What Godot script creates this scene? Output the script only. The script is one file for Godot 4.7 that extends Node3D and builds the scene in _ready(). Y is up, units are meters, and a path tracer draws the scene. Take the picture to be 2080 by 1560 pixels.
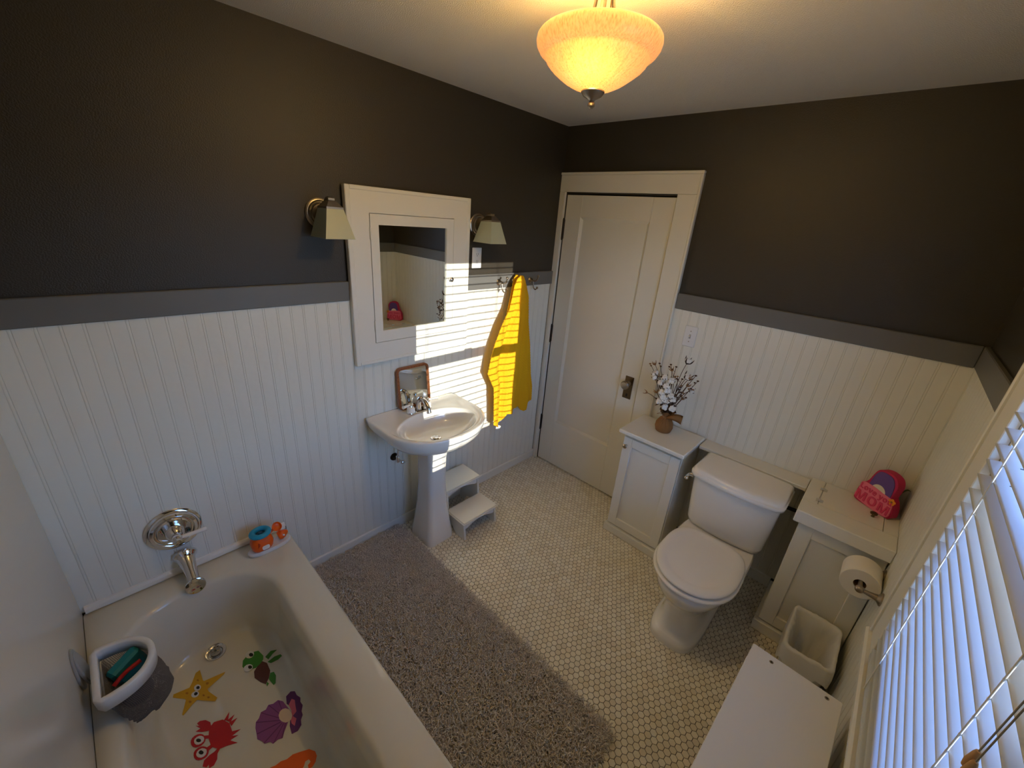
extends Node3D

# Room: x = 0 is the door wall, z = 0 the mirror wall, z = W the window wall, x = -L the tub wall.
const L := 2.656
const W := 2.165
const H := 2.424
const RAIL_TOP := 1.534
const RAIL_LOW := 1.446
const BASE_TOP := 0.068

var M := {}
var taken := {}
var O := Vector3.ZERO
var rng := RandomNumberGenerator.new()


# ---------------------------------------------------------------- shapes
func sf(smooth := false) -> SurfaceTool:
	var st := SurfaceTool.new()
	st.begin(Mesh.PRIMITIVE_TRIANGLES)
	st.set_smooth_group(0 if smooth else -1)
	return st


func tri(st: SurfaceTool, a: Vector3, b: Vector3, c: Vector3) -> void:
	st.add_vertex(a - O)
	st.add_vertex(c - O)
	st.add_vertex(b - O)


func quad(st: SurfaceTool, a: Vector3, b: Vector3, c: Vector3, d: Vector3) -> void:
	tri(st, a, b, c)
	tri(st, a, c, d)


func box(st: SurfaceTool, lo: Vector3, hi: Vector3, bev := 0.0) -> void:
	xbox(st, Transform3D(Basis(), (lo + hi) / 2.0), (hi - lo).abs() / 2.0, bev)


# chamfered box of half extents h, placed by t
func xbox(st: SurfaceTool, t: Transform3D, h: Vector3, bev := 0.0) -> void:
	st.set_smooth_group(-1)
	var b: float = minf(bev, minf(h.x, minf(h.y, h.z)) * 0.95)
	var p := func(s: Vector3, k: int) -> Vector3:
		var v := Vector3(s.x * h.x, s.y * h.y, s.z * h.z)
		for i in 3:
			if i != k:
				v[i] -= s[i] * b
		return t * v
	for k in 3:
		var i := (k + 1) % 3
		var j := (k + 2) % 3
		for s in [-1.0, 1.0]:
			var q := []
			for e in [[-1.0, -1.0], [1.0, -1.0], [1.0, 1.0], [-1.0, 1.0]]:
				var v := Vector3()
				v[k] = s
				v[i] = e[0]
				v[j] = e[1]
				q.append(p.call(v, k))
			if s > 0.0:
				quad(st, q[0], q[1], q[2], q[3])
			else:
				quad(st, q[3], q[2], q[1], q[0])
	if b <= 0.0:
		return
	for k in 3:
		var i := (k + 1) % 3
		var j := (k + 2) % 3
		for si in [-1.0, 1.0]:
			for sj in [-1.0, 1.0]:
				var u := Vector3()
				u[k] = -1.0
				u[i] = si
				u[j] = sj
				var v := u
				v[k] = 1.0
				if si * sj > 0.0:
					quad(st, p.call(u, i), p.call(u, j), p.call(v, j), p.call(v, i))
				else:
					quad(st, p.call(u, i), p.call(v, i), p.call(v, j), p.call(u, j))
	for sx in [-1.0, 1.0]:
		for sy in [-1.0, 1.0]:
			for sz in [-1.0, 1.0]:
				var s := Vector3(sx, sy, sz)
				if sx * sy * sz > 0.0:
					tri(st, p.call(s, 0), p.call(s, 1), p.call(s, 2))
				else:
					tri(st, p.call(s, 0), p.call(s, 2), p.call(s, 1))


# skin over rings of equal length
func loft(st: SurfaceTool, rings: Array, cap_first := true, cap_last := true, closed := true, smooth := true) -> void:
	st.set_smooth_group(0 if smooth else -1)
	var n: int = rings[0].size()
	for k in rings.size() - 1:
		var a: Array = rings[k]
		var b: Array = rings[k + 1]
		for i in (n if closed else n - 1):
			var j := (i + 1) % n
			quad(st, a[i], a[j], b[j], b[i])
	st.set_smooth_group(-1)
	if cap_first:
		fan(st, rings[0], true)
	if cap_last:
		fan(st, rings[rings.size() - 1], false)


func fan(st: SurfaceTool, ring: Array, flip: bool) -> void:
	var c := Vector3.ZERO
	for v in ring:
		c += v
	c /= ring.size()
	for i in ring.size():
		var j := (i + 1) % ring.size()
		if flip:
			tri(st, c, ring[j], ring[i])
		else:
			tri(st, c, ring[i], ring[j])


# profile of (radius, height) turned about the y axis of t; sharp corners stay sharp
func lathe(st: SurfaceTool, prof: Array, t: Transform3D, n := 28) -> void:
	var group := 1
	for k in prof.size() - 1:
		var a: Vector2 = prof[k]
		var b: Vector2 = prof[k + 1]
		if k > 0:
			var before: Vector2 = prof[k - 1]
			if absf((a - before).angle_to(b - a)) > 0.7:
				group += 1
		st.set_smooth_group(group)
		for i in n:
			var f := TAU * i / n
			var g := TAU * (i + 1) / n
			var p0 := t * Vector3(a.x * cos(f), a.y, a.x * sin(f))
			var p1 := t * Vector3(a.x * cos(g), a.y, a.x * sin(g))
			var q0 := t * Vector3(b.x * cos(f), b.y, b.x * sin(f))
			var q1 := t * Vector3(b.x * cos(g), b.y, b.x * sin(g))
			if a.x < 1e-6:
				tri(st, p0, q1, q0)
			elif b.x < 1e-6:
				tri(st, p0, p1, q0)
			else:
				quad(st, p0, p1, q1, q0)


# smooth path through points
func curve(pts: Array, per := 6) -> Array:
	var out := []
	for k in pts.size() - 1:
		var p0: Vector3 = pts[maxi(k - 1, 0)]
		var p1: Vector3 = pts[k]
		var p2: Vector3 = pts[k + 1]
		var p3: Vector3 = pts[mini(k + 2, pts.size() - 1)]
		for i in per:
			out.append(p1.cubic_interpolate(p2, p0, p3, float(i) / per))
	out.append(pts[pts.size() - 1])
	return out


func tube(st: SurfaceTool, pts: Array, r0: float, r1 := -1.0, n := 8) -> void:
	if r1 < 0.0:
		r1 = r0
	var rings := []
	var side := Vector3.ZERO
	for k in pts.size():
		var d: Vector3 = (pts[mini(k + 1, pts.size() - 1)] - pts[maxi(k - 1, 0)]).normalized()
		if side == Vector3.ZERO:
			side = d.cross(Vector3.UP if absf(d.y) < 0.9 else Vector3.RIGHT).normalized()
		side = (side - d * side.dot(d)).normalized()
		var up := side.cross(d)
		var r := lerpf(r0, r1, float(k) / maxf(1.0, pts.size() - 1))
		var ring := []
		for i in n:
			var f := TAU * i / n
			ring.append(pts[k] + (side * cos(f) + up * sin(f)) * r)
		rings.append(ring)
	loft(st, rings)


func ball(st: SurfaceTool, c: Vector3, r: Vector3, n := 14, m := 9) -> void:
	var prof := []
	for k in m + 1:
		var a := -PI / 2 + PI * k / m
		prof.append(Vector2(cos(a) if k > 0 and k < m else 0.0, sin(a)))
	lathe(st, prof, Transform3D(Basis.from_scale(r), c), n)


# polygon in the xy plane of t, thick along its z
func prism(st: SurfaceTool, poly: Array, t: Transform3D, depth: float, bev := 0.0) -> void:
	st.set_smooth_group(-1)
	var flat := PackedVector2Array(poly)
	var c := Vector2.ZERO
	for v in flat:
		c += v
	c /= flat.size()
	var index := Geometry2D.triangulate_polygon(flat)
	var top := []
	var mid := []
	var low := []
	for v in flat:
		var w: Vector2 = v
		low.append(t * Vector3(w.x, w.y, 0))
		mid.append(t * Vector3(w.x, w.y, depth - bev))
		var inn := w - (w - c).normalized() * bev
		top.append(t * Vector3(inn.x, inn.y, depth))
	for k in range(0, index.size(), 3):
		tri(st, top[index[k]], top[index[k + 1]], top[index[k + 2]])
		tri(st, low[index[k]], low[index[k + 2]], low[index[k + 1]])
	for i in flat.size():
		var j := (i + 1) % flat.size()
		quad(st, low[i], low[j], mid[j], mid[i])
		if bev > 0.0:
			quad(st, mid[i], mid[j], top[j], top[i])


func rounded(w: float, h: float, r: float, k := 5) -> Array:
	var out := []
	for q in 4:
		var c := Vector2((w - r) * (1 if q in [0, 3] else -1), (h - r) * (1 if q in [0, 1] else -1))
		for i in k + 1:
			var a := PI / 2 * (q + float(i) / k)
			out.append(c + Vector2(cos(a), sin(a)) * r)
	return out


# rounded rectangle in the horizontal plane at height y
func ring_rr(x0: float, x1: float, z0: float, z1: float, r: float, y: float, k := 7) -> Array:
	var out := []
	for v in rounded((x1 - x0) / 2, (z1 - z0) / 2, r, k):
		out.append(Vector3((x0 + x1) / 2 + v.x, y, (z0 + z1) / 2 + v.y))
	return out


# ---------------------------------------------------------------- things
func numbered(called: String) -> String:
	var k: int = taken.get(called, 0)
	taken[called] = k + 1
	return called if k == 0 else "%s_%03d" % [called, k]


func thing(called: String, label: String, category: String, at := Vector3.ZERO, turn := 0.0, group := "") -> Node3D:
	var o := Node3D.new()
	o.name = numbered(called)
	add_child(o, true)
	o.position = at
	o.rotation.y = turn
	o.set_meta("label", label)
	o.set_meta("category", category)
	if group != "":
		o.set_meta("group", group)
	O = at if turn == 0.0 else Vector3.ZERO
	return o


func setting(called: String) -> Node3D:
	var o := Node3D.new()
	o.name = called
	add_child(o, true)
	o.set_meta("kind", "structure")
	O = Vector3.ZERO
	return o


func obj(called: String, st: SurfaceTool, m: Material, parent: Node, label := "") -> MeshInstance3D:
	st.generate_normals()
	st.index()
	var o := MeshInstance3D.new()
	o.name = called
	o.mesh = st.commit()
	o.material_override = null
	o.mesh.surface_set_material(0, m)
	o.cast_shadow = GeometryInstance3D.SHADOW_CASTING_SETTING_DOUBLE_SIDED
	parent.add_child(o, true)
	if label != "":
		o.set_meta("label", label)
	return o


func same(called: String, mesh: Mesh, at: Vector3, parent: Node) -> MeshInstance3D:
	var o := MeshInstance3D.new()
	o.name = called
	o.mesh = mesh
	o.position = at
	parent.add_child(o, true)
	return o


func copy_of(root: Node3D, at: Vector3, label: String) -> Node3D:
	var c := root.duplicate() as Node3D
	c.name = numbered(String(root.name))
	add_child(c, true)
	c.position = at
	c.set_meta("label", label)
	return c


# ---------------------------------------------------------------- materials
func noise_tex(freq: float, size := 512, normal := false, strength := 4.0, octaves := 3, kind := FastNoiseLite.TYPE_SIMPLEX_SMOOTH) -> NoiseTexture2D:
	var n := FastNoiseLite.new()
	n.noise_type = kind
	n.frequency = freq
	n.fractal_octaves = octaves
	n.seed = 7
	var t := NoiseTexture2D.new()
	t.width = size
	t.height = size
	t.seamless = true
	t.noise = n
	t.as_normal_map = normal
	t.bump_strength = strength
	return t


func ramp_tex(freq: float, stops: Array, octaves := 4, size := 512) -> NoiseTexture2D:
	var t := noise_tex(freq, size, false, 1.0, octaves)
	var g := Gradient.new()
	g.offsets = PackedFloat32Array([])
	var offs := PackedFloat32Array()
	var cols := PackedColorArray()
	for s in stops:
		offs.append(s[0])
		cols.append(s[1])
	g.offsets = offs
	g.colors = cols
	t.color_ramp = g
	return t


func mat(called: String, c: Color, rough := 0.6, metal := 0.0) -> StandardMaterial3D:
	var m := StandardMaterial3D.new()
	m.resource_name = called
	m.albedo_color = c
	m.roughness = rough
	m.metallic = metal
	M[called] = m
	return m


func rgb(r: int, g: int, b: int) -> Color:
	return Color8(r, g, b)


func relief(m: StandardMaterial3D, t: Texture2D, cm: float, per_metre: float) -> void:
	m.heightmap_enabled = true
	m.heightmap_texture = t
	m.heightmap_scale = cm
	m.uv1_triplanar = true
	m.uv1_world_triplanar = true
	m.uv1_scale = Vector3.ONE * per_metre


func tinted(m: StandardMaterial3D, t: Texture2D, per_metre: float) -> void:
	m.albedo_texture = t
	m.uv1_triplanar = true
	m.uv1_world_triplanar = true
	m.uv1_scale = Vector3.ONE * per_metre
const STICKER := {
	"star": [[-2.390, 0.264, -2.391, 0.319, -2.388, 0.325, -2.320, 0.340, -2.326, 0.348, -2.386, 0.368, -2.385, 0.381, -2.367, 0.429, -2.376, 0.439, -2.424, 0.387, -2.441, 0.395, -2.471, 0.415, -2.473, 0.409, -2.453, 0.359, -2.456, 0.351, -2.486, 0.316, -2.482, 0.304, -2.434, 0.316, -2.423, 0.301, -2.405, 0.267]],
	"turtle_head": [[-2.256, 0.339, -2.242, 0.330, -2.222, 0.324, -2.197, 0.336, -2.189, 0.373, -2.194, 0.389, -2.206, 0.399, -2.227, 0.407, -2.243, 0.399, -2.261, 0.382, -2.265, 0.365]],
	"turtle_shell": [[-2.200, 0.394, -2.188, 0.416, -2.189, 0.457, -2.202, 0.484, -2.219, 0.501, -2.231, 0.480, -2.243, 0.446, -2.237, 0.418, -2.222, 0.405]],
	"flip": [[-2.185, 0.383, -2.160, 0.371, -2.139, 0.383, -2.159, 0.390, -2.179, 0.403], [-2.185, 0.412, -2.157, 0.407, -2.135, 0.414, -2.133, 0.425, -2.150, 0.431, -2.177, 0.426], [-2.192, 0.467, -2.180, 0.472, -2.179, 0.493, -2.190, 0.523, -2.198, 0.526, -2.202, 0.504, -2.204, 0.489], [-2.214, 0.493, -2.209, 0.507, -2.219, 0.514]],
	"crab_body": [[-2.414, 0.527, -2.397, 0.516, -2.372, 0.528, -2.358, 0.559, -2.358, 0.591, -2.367, 0.619, -2.381, 0.631, -2.405, 0.623, -2.422, 0.597, -2.423, 0.560]],
	"crab_leg": [[-2.370, 0.534, -2.348, 0.515, -2.359, 0.544], [-2.363, 0.542, -2.337, 0.538, -2.354, 0.557], [-2.358, 0.554, -2.333, 0.557, -2.355, 0.573], [-2.360, 0.592, -2.335, 0.606, -2.365, 0.609], [-2.364, 0.607, -2.346, 0.621, -2.368, 0.619], [-2.371, 0.620, -2.354, 0.645, -2.383, 0.630]],
	"crab_claw": [[-2.446, 0.485, -2.437, 0.494, -2.441, 0.479, -2.432, 0.477, -2.417, 0.487, -2.406, 0.507, -2.407, 0.520, -2.398, 0.530, -2.410, 0.534, -2.419, 0.533, -2.435, 0.522, -2.450, 0.506, -2.436, 0.506], [-2.432, 0.620, -2.419, 0.620, -2.409, 0.617, -2.402, 0.623, -2.412, 0.633, -2.417, 0.651, -2.429, 0.663, -2.442, 0.662, -2.441, 0.649, -2.448, 0.653, -2.457, 0.641, -2.449, 0.625]],
	"shell_low": [[-2.189, 0.641, -2.193, 0.613, -2.205, 0.596, -2.223, 0.597, -2.237, 0.589, -2.249, 0.600, -2.265, 0.597, -2.277, 0.614, -2.289, 0.620, -2.296, 0.640, -2.299, 0.664, -2.302, 0.681, -2.292, 0.699, -2.288, 0.713, -2.272, 0.721, -2.267, 0.734, -2.250, 0.732, -2.237, 0.739, -2.226, 0.723, -2.213, 0.709, -2.197, 0.690, -2.183, 0.675]],
	"shell_up": [[-2.186, 0.632, -2.178, 0.603, -2.159, 0.596, -2.147, 0.606, -2.147, 0.626, -2.140, 0.645, -2.146, 0.660, -2.144, 0.678, -2.155, 0.696, -2.157, 0.712, -2.168, 0.724, -2.173, 0.742, -2.190, 0.753, -2.209, 0.748, -2.205, 0.717, -2.194, 0.693, -2.175, 0.665]],
	"shell_pink": [[-2.182, 0.641, -2.166, 0.627, -2.159, 0.639, -2.165, 0.663, -2.169, 0.684, -2.185, 0.691, -2.178, 0.709, -2.192, 0.729, -2.197, 0.713, -2.194, 0.693, -2.182, 0.671]],
	"horse": [[-2.297, 0.800, -2.282, 0.806, -2.266, 0.806, -2.249, 0.814, -2.229, 0.814, -2.208, 0.824, -2.183, 0.837, -2.170, 0.858, -2.171, 0.875, -2.181, 0.889, -2.194, 0.896, -2.206, 0.894, -2.204, 0.881, -2.193, 0.877, -2.195, 0.866, -2.206, 0.864, -2.215, 0.875, -2.229, 0.881, -2.251, 0.877, -2.277, 0.861, -2.300, 0.839, -2.307, 0.814]],
	"star_eye": [[-2.402, 0.336, -2.402, 0.343, -2.405, 0.349, -2.410, 0.352, -2.415, 0.350, -2.420, 0.345, -2.422, 0.338, -2.422, 0.330, -2.420, 0.325, -2.415, 0.322, -2.409, 0.323, -2.405, 0.329], [-2.413, 0.358, -2.413, 0.366, -2.416, 0.371, -2.421, 0.374, -2.427, 0.372, -2.432, 0.367, -2.435, 0.360, -2.435, 0.353, -2.432, 0.347, -2.427, 0.345, -2.421, 0.346, -2.416, 0.351]],
	"star_pupil": [[-2.406, 0.338, -2.406, 0.342, -2.407, 0.345, -2.409, 0.346, -2.412, 0.345, -2.414, 0.343, -2.416, 0.339, -2.416, 0.335, -2.414, 0.332, -2.412, 0.331, -2.409, 0.332, -2.407, 0.334], [-2.416, 0.358, -2.416, 0.362, -2.418, 0.365, -2.420, 0.366, -2.423, 0.366, -2.426, 0.363, -2.427, 0.360, -2.427, 0.356, -2.425, 0.353, -2.423, 0.352, -2.420, 0.352, -2.418, 0.355]],
	"star_spot": [[-2.377, 0.344, -2.377, 0.346, -2.378, 0.349, -2.381, 0.350, -2.383, 0.349, -2.385, 0.347, -2.386, 0.344, -2.386, 0.342, -2.385, 0.339, -2.382, 0.338, -2.380, 0.339, -2.378, 0.341], [-2.399, 0.388, -2.399, 0.390, -2.401, 0.390, -2.403, 0.389, -2.404, 0.387, -2.405, 0.384, -2.405, 0.382, -2.404, 0.380, -2.403, 0.380, -2.401, 0.381, -2.400, 0.383, -2.399, 0.386], [-2.387, 0.409, -2.388, 0.410, -2.389, 0.411, -2.391, 0.410, -2.393, 0.408, -2.394, 0.405, -2.394, 0.403, -2.393, 0.401, -2.391, 0.401, -2.390, 0.402, -2.388, 0.404, -2.387, 0.406], [-2.439, 0.381, -2.440, 0.383, -2.442, 0.383, -2.444, 0.382, -2.446, 0.380, -2.447, 0.377, -2.447, 0.374, -2.446, 0.372, -2.445, 0.372, -2.442, 0.373, -2.441, 0.375, -2.439, 0.378], [-2.441, 0.337, -2.442, 0.339, -2.444, 0.339, -2.446, 0.338, -2.448, 0.335, -2.449, 0.333, -2.449, 0.330, -2.448, 0.328, -2.446, 0.328, -2.444, 0.330, -2.442, 0.332, -2.441, 0.335], [-2.402, 0.309, -2.403, 0.311, -2.404, 0.311, -2.406, 0.310, -2.407, 0.308, -2.408, 0.305, -2.408, 0.302, -2.408, 0.301, -2.406, 0.300, -2.404, 0.301, -2.403, 0.303, -2.402, 0.306]],
	"turtle_eye": [[-2.213, 0.332, -2.215, 0.341, -2.220, 0.347, -2.227, 0.349, -2.235, 0.346, -2.241, 0.339, -2.243, 0.330, -2.242, 0.320, -2.237, 0.314, -2.229, 0.312, -2.221, 0.315, -2.216, 0.322], [-2.234, 0.388, -2.236, 0.397, -2.241, 0.403, -2.249, 0.405, -2.257, 0.402, -2.263, 0.395, -2.265, 0.386, -2.264, 0.377, -2.259, 0.371, -2.251, 0.369, -2.243, 0.372, -2.237, 0.379]],
	"turtle_pupil": [[-2.218, 0.342, -2.220, 0.346, -2.223, 0.346, -2.227, 0.344, -2.230, 0.340, -2.231, 0.335, -2.231, 0.330, -2.229, 0.326, -2.225, 0.325, -2.222, 0.327, -2.219, 0.332, -2.217, 0.337], [-2.237, 0.394, -2.239, 0.397, -2.242, 0.398, -2.245, 0.396, -2.248, 0.393, -2.249, 0.388, -2.249, 0.383, -2.247, 0.380, -2.244, 0.379, -2.241, 0.381, -2.238, 0.385, -2.237, 0.389]],
	"crab_ring": [[-2.431, 0.544, -2.430, 0.554, -2.433, 0.562, -2.438, 0.567, -2.446, 0.569, -2.453, 0.567, -2.461, 0.562, -2.467, 0.554, -2.470, 0.544, -2.470, 0.535, -2.468, 0.527, -2.463, 0.521, -2.455, 0.519, -2.447, 0.521, -2.440, 0.526, -2.434, 0.534], [-2.431, 0.595, -2.431, 0.604, -2.434, 0.612, -2.439, 0.618, -2.446, 0.619, -2.454, 0.617, -2.462, 0.612, -2.468, 0.604, -2.471, 0.594, -2.471, 0.585, -2.469, 0.576, -2.464, 0.571, -2.456, 0.569, -2.448, 0.571, -2.441, 0.577, -2.435, 0.585]],
	"crab_eye": [[-2.434, 0.545, -2.434, 0.554, -2.438, 0.560, -2.445, 0.562, -2.452, 0.560, -2.458, 0.554, -2.461, 0.546, -2.461, 0.537, -2.458, 0.531, -2.451, 0.529, -2.444, 0.531, -2.438, 0.537], [-2.436, 0.595, -2.437, 0.604, -2.441, 0.610, -2.447, 0.612, -2.454, 0.610, -2.461, 0.603, -2.464, 0.595, -2.464, 0.587, -2.460, 0.580, -2.454, 0.578, -2.446, 0.580, -2.440, 0.587]],
	"crab_pupil": [[-2.443, 0.551, -2.444, 0.554, -2.447, 0.554, -2.450, 0.552, -2.453, 0.549, -2.455, 0.544, -2.455, 0.540, -2.454, 0.537, -2.451, 0.537, -2.448, 0.539, -2.445, 0.543, -2.443, 0.547], [-2.445, 0.599, -2.446, 0.601, -2.449, 0.602, -2.452, 0.600, -2.455, 0.596, -2.457, 0.591, -2.457, 0.587, -2.455, 0.585, -2.453, 0.584, -2.449, 0.586, -2.447, 0.590, -2.445, 0.595]],
	"crab_stalk": [[-2.432, 0.541, -2.417, 0.553, -2.420, 0.564, -2.432, 0.554], [-2.434, 0.588, -2.421, 0.588, -2.419, 0.600, -2.432, 0.603]],
	"pearl": [[-2.186, 0.689, -2.193, 0.699, -2.202, 0.701, -2.212, 0.696, -2.220, 0.684, -2.224, 0.669, -2.222, 0.654, -2.215, 0.644, -2.205, 0.641, -2.195, 0.646, -2.187, 0.658, -2.184, 0.674]],
	"rib": [[-2.219, 0.668, -2.264, 0.600, -2.265, 0.602, -2.221, 0.669], [-2.224, 0.672, -2.287, 0.621, -2.288, 0.624, -2.224, 0.675], [-2.224, 0.680, -2.298, 0.662, -2.298, 0.665, -2.224, 0.683], [-2.223, 0.687, -2.289, 0.709, -2.288, 0.712, -2.222, 0.690], [-2.219, 0.693, -2.265, 0.732, -2.264, 0.735, -2.217, 0.695], [-2.214, 0.697, -2.239, 0.735, -2.237, 0.737, -2.212, 0.699], [-2.215, 0.655, -2.235, 0.592, -2.237, 0.593, -2.217, 0.656], [-2.206, 0.650, -2.203, 0.602, -2.206, 0.602, -2.208, 0.649]],
}


func make_materials() -> void:
	var m := mat("charcoal_paint", rgb(55, 49, 40), 0.5)
	relief(m, noise_tex(0.06, 512, false, 1.0, 3), 0.06, 5.0)
	m = mat("ceiling_paint", rgb(226, 221, 211), 0.85)
	relief(m, noise_tex(0.09, 512, false, 1.0, 3), 0.16, 4.5)
	mat("white_paint", rgb(232, 231, 223), 0.38)
	m = mat("board_paint", rgb(230, 229, 219), 0.42)
	relief(m, noise_tex(0.02, 256, false, 1.0, 2), 0.03, 4.0)
	mat("smooth_surround", rgb(206, 200, 188), 0.2)
	mat("grey_trim", rgb(107, 106, 103), 0.45)
	m = mat("door_paint", rgb(226, 222, 208), 0.4)
	relief(m, noise_tex(0.015, 256, false, 1.0, 2), 0.03, 3.0)
	m = mat("porcelain", rgb(240, 237, 230), 0.12)
	m.clearcoat_enabled = true
	m.clearcoat = 0.6
	m.clearcoat_roughness = 0.04
	m = mat("tub_enamel", rgb(221, 218, 203), 0.16)
	m.clearcoat_enabled = true
	m.clearcoat = 0.5
	m.clearcoat_roughness = 0.06
	mat("seat_plastic", rgb(238, 236, 231), 0.25)
	mat("chrome", rgb(225, 225, 228), 0.06, 1.0)
	mat("brushed_nickel", rgb(168, 156, 140), 0.3, 1.0)
	mat("old_brass", rgb(104, 88, 66), 0.36, 1.0)
	mat("dark_iron", rgb(50, 42, 36), 0.4, 0.8)
	mat("mirror_glass", rgb(222, 226, 224), 0.0, 1.0)
	mat("dark_hole", rgb(34, 30, 26), 0.9)
	m = mat("pane_glass", Color(0.96, 0.98, 1.0, 0.04), 0.02)
	m.transparency = BaseMaterial3D.TRANSPARENCY_ALPHA
	m = mat("slat_white", rgb(206, 212, 218), 0.35)
	m.backlight_enabled = true
	m.backlight = Color(0.08, 0.08, 0.08)
	mat("cord_white", rgb(232, 232, 228), 0.7)
	m = mat("sconce_glass", rgb(188, 194, 170), 0.35)
	m.backlight_enabled = true
	m.backlight = Color(0.5, 0.5, 0.46)
	m = mat("grout", rgb(46, 37, 25), 0.9)
	var tones := [rgb(232, 225, 206), rgb(228, 220, 200), rgb(222, 213, 191), rgb(236, 230, 213)]
	for k in tones.size():
		m = mat("tile_%d" % k, tones[k], 0.3)
	m = mat("tile_many", Color.WHITE, 0.3)
	m.vertex_color_use_as_albedo = true
	m = mat("rug_pile", Color.WHITE, 0.95)
	m.vertex_color_use_as_albedo = true
	m.rim_enabled = true
	m.rim = 0.5
	m.rim_tint = 0.7
	mat("rug_backing", rgb(104, 95, 87), 0.95)
	m = mat("towel_yellow", rgb(252, 190, 12), 0.9)
	m.backlight_enabled = true
	m.backlight = Color(0.45, 0.35, 0.05)
	m.rim_enabled = true
	m.rim = 0.4
	m.rim_tint = 0.8
	mat("white_fabric", rgb(236, 234, 228), 0.9)
	m = mat("frame_wood", Color.WHITE, 0.4)
	tinted(m, ramp_tex(0.03, [[0.0, rgb(112, 62, 30)], [0.5, rgb(142, 84, 44)], [1.0, rgb(164, 102, 56)]]), 6.0)
	m = mat("burlap", Color.WHITE, 0.95)
	tinted(m, ramp_tex(0.12, [[0.25, rgb(108, 72, 38)], [0.5, rgb(142, 98, 54)], [0.8, rgb(166, 122, 74)]]), 12.0)
	mat("cotton", rgb(240, 236, 230), 0.95)
	mat("stem_brown", rgb(82, 54, 36), 0.8)
	mat("bract_dark", rgb(52, 30, 26), 0.8)
	mat("pod_tan", rgb(148, 108, 70), 0.8)
	mat("toy_orange", rgb(238, 98, 14), 0.3)
	mat("toy_deep_orange", rgb(196, 58, 10), 0.3)
	mat("toy_blue", rgb(20, 150, 190), 0.3)
	mat("toy_navy", rgb(14, 70, 120), 0.3)
	mat("plastic_white", rgb(228, 229, 229), 0.35)
	mat("plastic_grey", rgb(150, 152, 152), 0.35)
	mat("mesh_grey", rgb(112, 106, 100), 0.7)
	mat("cord_grey", rgb(150, 144, 134), 0.7)
	mat("teal", rgb(28, 132, 140), 0.5)
	mat("navy", rgb(18, 44, 78), 0.5)
	mat("red", rgb(196, 30, 36), 0.5)
	mat("black", rgb(20, 19, 18), 0.5)
	mat("star_yellow", rgb(216, 168, 26), 0.45)
	mat("spot_brown", rgb(176, 120, 16), 0.45)
	mat("turtle_green", rgb(58, 134, 42), 0.45)
	mat("shell_brown", rgb(88, 40, 24), 0.45)
	mat("crab_red", rgb(192, 26, 34), 0.45)
	mat("purple", rgb(142, 76, 146), 0.45)
	mat("purple_deep", rgb(108, 44, 112), 0.45)
	mat("shell_pink", rgb(232, 116, 140), 0.45)
	mat("pearl_cream", rgb(226, 204, 182), 0.4)
	mat("horse_orange", rgb(238, 104, 18), 0.45)
	mat("sign_magenta", rgb(196, 18, 84), 0.5)
	mat("sign_pink", rgb(240, 120, 150), 0.5)
	mat("sign_rose", rgb(222, 62, 110), 0.5)
	mat("sign_violet", rgb(104, 72, 150), 0.5)
	mat("sign_cream", rgb(236, 226, 208), 0.5)
	mat("flower_orange", rgb(240, 150, 30), 0.5)
	mat("leaf_green", rgb(92, 112, 70), 0.6)
	mat("paper", rgb(240, 236, 226), 0.95)
	m = mat("liner_film", Color(0.95, 0.95, 0.94, 0.94), 0.4)
	m.transparency = BaseMaterial3D.TRANSPARENCY_ALPHA
	m.backlight_enabled = true
	m.backlight = Color(0.5, 0.5, 0.5)
	mat("bin_plastic", rgb(222, 219, 210), 0.4)
	mat("tassel_wood", rgb(190, 150, 104), 0.6)
	m = mat("lamp_glass", rgb(255, 226, 170), 0.3)
	m.albedo_texture = ramp_tex(0.035, [[0.0, rgb(222, 186, 140)], [0.35, rgb(242, 222, 194)], [0.6, rgb(252, 240, 222)], [1.0, rgb(255, 248, 238)]])
	m.uv1_triplanar = true
	m.uv1_scale = Vector3(9, 3.0, 9)
	m.backlight_enabled = true
	m.backlight = Color(0.34, 0.31, 0.25)
	m.emission_enabled = true
	m.emission = rgb(255, 224, 164)
	m.emission_operator = BaseMaterial3D.EMISSION_OP_MULTIPLY
	m.emission_texture = m.albedo_texture
	m.emission_energy_multiplier = 0.56
	m = mat("bulb_glow", rgb(255, 240, 210), 0.5)
	m.emission_enabled = true
	m.emission = rgb(255, 214, 150)
	m.emission_energy_multiplier = 40.0


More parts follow.
